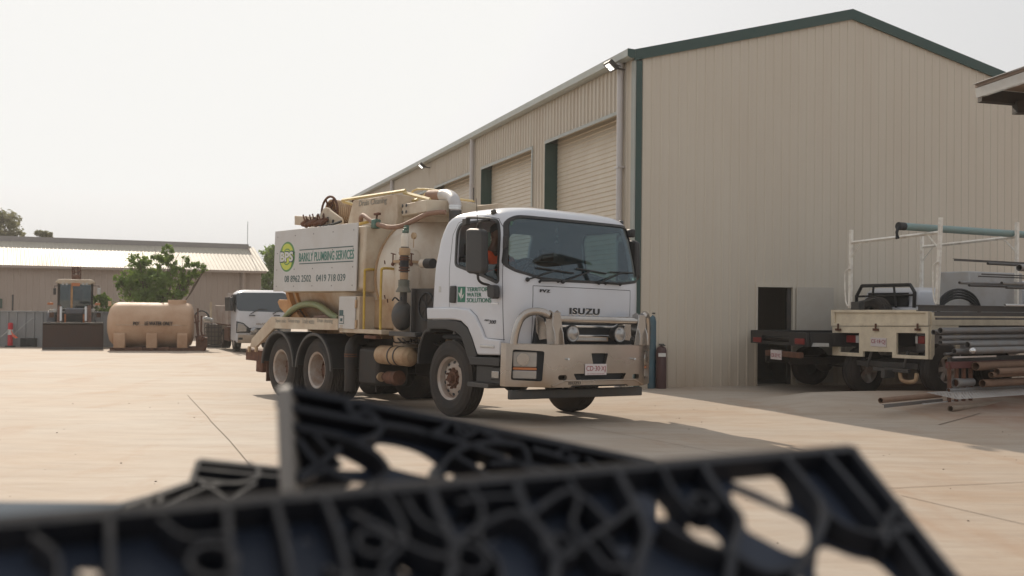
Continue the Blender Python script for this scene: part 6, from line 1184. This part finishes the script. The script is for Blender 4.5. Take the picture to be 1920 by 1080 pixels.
def panel(name,pl,lab,outline,holes,ribs,dep,w=.008,group=None,rings=()):
    org=pl.p[0]; t=thing(name,Matrix.Translation(org),lab,'plastic panel',group)
    body=B().ext([pl.h(*q,dep)-org for q in outline],pl.n*.004).mesh()
    cuts=[B().ext([q for q in crom([pl.h(*v,dep)-pl.n*.05-org for v in h],5,True)],pl.n*.12).mesh() for h in holes]
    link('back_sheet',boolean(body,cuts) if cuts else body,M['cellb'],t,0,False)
    for r in ribs:
        ww=r[2] if len(r)>2 else w; dd=r[3] if len(r)>3 else dep; B().strip([pl.h(*q)-org for q in r[0]],pl.n,ww,dd,r[1]).out('rib',M['cell'],t)
    for c,r in rings:
        c=pl.h(*c)-org; u=(pl.p[1]-pl.p[0]).normalized(); v=u.cross(pl.n); B().strip([c+(u*math.cos(k)+v*math.sin(k))*r for k in np.linspace(0,2*PI,20,endpoint=False)],pl.n,.004,dep*.9,0,True).out('ring',M['cell'],t)
    return t
GP='stacked black lattice panels in the foreground'
A1=PL3((-60,985,.80),(1605,840,1.25),(1820,1100,1.07))
ribs=[([(700,905),(740,950),(760,1010),(720,1060),(700,1150)],4,.004),([(660,1075),(730,1085),(800,1110)],4,.004),([(880,905),(905,950),(900,1010),(940,1060),(935,1150)],4,.004),([(1060,885),(1085,930),(1075,980),(1100,1020)],4,.004),([(1240,870),(1265,920),(1300,960)],4,.004),([(860,940),(920,930),(985,930)],4,.004),([(1130,1000),(1180,1075),(1170,1150)],4,.004),([(610,1060),(660,1100),(700,1150)],4,.004),([(760,930),(790,975),(840,1000)],4,.004),([(300,970),(350,1005),(430,1000)],4,.0035),([(60,1000),(110,1050),(95,1150)],4,.0035),([(-80,986),(1607,840)],0,.009,.028),([(1600,842),(1650,905),(1715,985),(1830,1130)],0,.009,.028),
 ([(205,960),(212,1150)],4),([(425,943),(445,1150)],4),([(515,933),(535,1010),(560,1150)],4),([(605,925),(640,1010),(665,1150)],4),
 ([(805,905),(825,960),(850,1015),(850,1060),(830,1150)],4,.0075),([(965,890),(990,960),(1030,1010),(1045,1050),(1030,1150)],4,.0075),([(1155,876),(1195,950),(1215,1000),(1200,1050),(1190,1150)],4,.0075),
 ([(1315,862),(1350,920),(1390,970),(1375,1030),(1365,1150)],4,.0075),([(1470,850),(1515,905),(1548,955),(1535,1005),(1500,1060),(1480,1150)],4,.0078),([(1545,845),(1590,895),(1640,955),(1690,1010),(1760,1110)],4,.0075),
 ([(1548,955),(1590,985),(1645,1000),(1690,1005)],4),([(1190,950),(1140,985),(1060,1035),(1030,1030)],4),([(1240,975),(1300,1010),(1375,1035)],4),([(1000,960),(1060,920),(1100,935),(1150,985)],4),
 ([(850,1025),(900,985),(960,960),(1000,975)],4),([(660,960),(720,990),(790,1030),(850,1045)],4),
 ([(1045,1045),(1100,1020),(1140,1060),(1190,1060)],4),([(1375,1035),(1440,1070),(1500,1060)],4),
 ([(1640,955),(1670,985),(1720,990)],4,.008),([(1690,940),(1660,985),(1665,1020)],4,.006),
 ]
holes=[[(1185,925),(1215,925),(1245,950),(1250,972),(1215,968),(1190,955)],[(1275,975),(1310,978),(1350,1005),(1348,1025),(1310,1012)],[(1372,892),(1440,888),(1468,905),(1482,942),(1472,948),(1425,925),(1375,903)],
 [(1371,920),(1420,935),(1500,970),(1517,990),(1515,1025),(1490,1038),(1430,1010),(1395,985)],[(1545,1022),(1600,1040),(1650,1055),(1690,1110),(1620,1150),(1540,1100),(1530,1055)],
 [(1015,935),(1030,935),(1034,948),(1020,952)],[(1158,1022),(1185,1022),(1182,1040),(1165,1040)],[(940,965),(955,966),(954,980),(942,980)],[(1395,1075),(1420,1070),(1440,1090),(1400,1100)],[(1465,1070),(1490,1068),(1510,1090),(1470,1100)],[(765,1030),(785,1025),(790,1045),(770,1050)],[(655,985),(675,978),(670,995)],[(148,1065),(185,1068),(180,1085),(150,1080)],[(850,975),(868,985),(862,995)],[(700,945),(722,940),(735,950),(712,956)],[(555,1010),(575,1005),(580,1020),(560,1024)],[(905,1010),(925,1000),(935,1015),(915,1025)],[(1100,985),(1120,975),(1128,990),(1108,1000)],[(1080,1045),(1095,1040),(1100,1056),(1084,1058)],[(750,1060),(775,1052),(780,1070),(758,1074)],[(1255,880),(1285,878),(1280,892),(1262,893)]]
fp=panel('lattice_panel',A1,'large black plastic lattice panel nearest the camera, its top edge rising to the right',[(-100,988),(1607,842),(1840,1130),(1840,1400),(-100,1400)],holes,ribs,.028,.0052,GP,[((880,1045),.016),((1050,1022),.014),((1320,940),.012),((1690,965),.010),((700,1015),.014),((400,1050),.018)])
# top flange plate of the front panel
a,c=A1.h(-80,986)-A1.p[0],A1.h(1607,840)-A1.p[0]; B().ext([a,c,c+Vector((0,.034,0)),a+Vector((0,.034,0))],(0,0,-.003)).out('top_flange',M['cellf'],fp)
A2=PL3((548,728,1.45),(1200,862,1.78),(560,915,1.38))
ribs2=[([(545,728),(690,757),(840,787),(960,812),(1230,868)],0,.010,.05),([(548,762),(690,790),(780,805),(900,840),(1050,900)],4,.008),([(548,797),(640,818),(700,845),(727,875),(722,890),(690,905)],5,.008),
 ([(650,757),(665,775),(690,772),(712,790),(716,805),(700,818),(668,826)],5,.008),([(832,785),(838,798),(820,808),(795,812)],4,.007),([(668,826),(640,820),(548,800)],0,.006),([(860,800),(880,815),(900,800)],4,.006),
 ([(800,905),(825,895),(835,865),(870,838),(930,828),(980,833)],5,.008),([(900,805),(950,828),(985,840),(998,895),(1010,940)],4,.008),([(850,850),(900,880),(940,905)],4,.007),([(590,812),(640,870),(560,900)],0,.006),([(560,822),(600,870),(660,900)],3,.008),([(640,838),(595,872),(560,890)],3,.008),
 ([(1000,840),(1050,855),(1100,880),(1150,895)],4,.007),([(1045,845),(1062,860),(1085,856)],4,.006),([(1100,858),(1130,875),(1160,870)],4,.006),([(920,868),(980,868),(1040,880)],4,.006)]
holes2=[[(548,838),(560,842),(583,860),(588,873),(570,876),(548,868)],[(594,848),(612,848),(612,860),(600,866)],[(612,872),(630,855),(650,858),(685,878),(670,882),(630,880)],[(703,835),(725,832),(780,845),(820,870),(822,885),(800,893),(750,882),(722,872),(708,850)],[(896,866),(918,865),(920,876),(900,880)],[(836,888),(852,888),(850,898),(838,898)],
 [(560,905),(700,905),(690,935),(560,935)],[(940,845),(965,843),(970,856),(945,857)],[(770,818),(800,822),(790,832),(772,828)]]
rp_=panel('lattice_panel',A2,'black plastic lattice panel behind the nearest one, with a pale upright left end',[(546,730),(1230,868),(1230,1050),(560,1050),(540,930)],holes2,ribs2,.035,.0075,GP,[((672,762),.012),((868,808),.011),((1062,852),.010)])
a=A2.h(536,727)-A2.p[0]; c=A2.h(545,935)-A2.p[0]; B().ext([a+Vector((-.012,-.01,0)),a+Vector((.006,-.01,0)),c+Vector((.006,-.01,0)),c+Vector((-.012,-.01,0))],(0.0,.055,0)).out('end_flange',mat('sunlit_cell_edge',(.22,.20,.18),.6),rp_,.003)  # pale colour paints in the sun caught by this end flange
A3=PL3((372,862,1.75),(560,882,1.80),(360,910,1.68))
panel('lattice_panel',A3,'small black ribbed panel corner lying flat, leftmost of the foreground panels',[(372,862),(640,890),(640,1000),(200,1000),(180,955),(362,905)],[],[([(374,862),(640,890)],0,.010,.04),([(372,863),(358,905)],0,.008),([(372,878),(640,905)],0,.006),([(366,897),(440,905),(480,895),(484,880),(465,866)],5,.007),([(360,904),(200,960)],0,.010),([(372,900),(430,935)],0,.006),([(430,935),(480,905)],0,.006),([(300,950),(380,915),(420,905)],3,.006),([(275,935),(282,955)],0,.006),([(285,930),(300,925),(300,940)],3,.006)],.04,.006,GP)
# blue grey sheet at the far left and the pallet stack that carries everything
a=at(-80,940,1.5); b_=at(235,943,1.6); c_=at(160,985,1.3); d_=at(-80,990,1.25); b=B(); zz=min(a.z,b_.z); b.ext([a,b_,c_,d_],(0,0,-.02)); o=b.out('plastic_board',mat('blue_grey_board',(.08,.105,.135),.95,spec=0.05,dirt=(.2,.19,.18),dirt_amt=.3)); tag(o,'smooth blue grey plastic board at the lower left behind the black panels','board')
sk=thing('panel_stack',Matrix.Translation((0,1.35,0)),'dark stack of lattice crates beneath the foreground panels, below the frame','crate stack')
for k in range(4):
    z0_=.0+k*.265; b=B(); b.box(-.75,.55,-.55,.45,z0_+.002,z0_+.02); b.box(-.75,.55,-.55,.45,z0_+.24,z0_+.26)
    for i in range(14): x=-.75+1.3*i/13; b.box(x-.008,x+.008,-.55,.45,z0_+.021,z0_+.239)
    b.out('lattice_crate',M['cell'],sk)
# ---------------------------------------------------------------- thin dust haze in the yard air
hb=B(); hb.box(-70,60,-8,110,-2.2,11.0)
hz=hb.out('haze',None,None,0,False); hm=bpy.data.materials.new('haze'); hm.use_nodes=True; hn=hm.node_tree.nodes; hn.remove(hn['Principled BSDF'])
pv_=hn.new('ShaderNodeVolumePrincipled'); pv_.inputs['Color'].default_value=(0.93,0.90,0.86,1); pv_.inputs['Density'].default_value=0.0009; pv_.inputs['Anisotropy'].default_value=0.3
hm.node_tree.links.new(pv_.outputs[0],hn['Material Output'].inputs['Volume']); hz.data.materials.append(hm); tag(hz,kind='stuff')
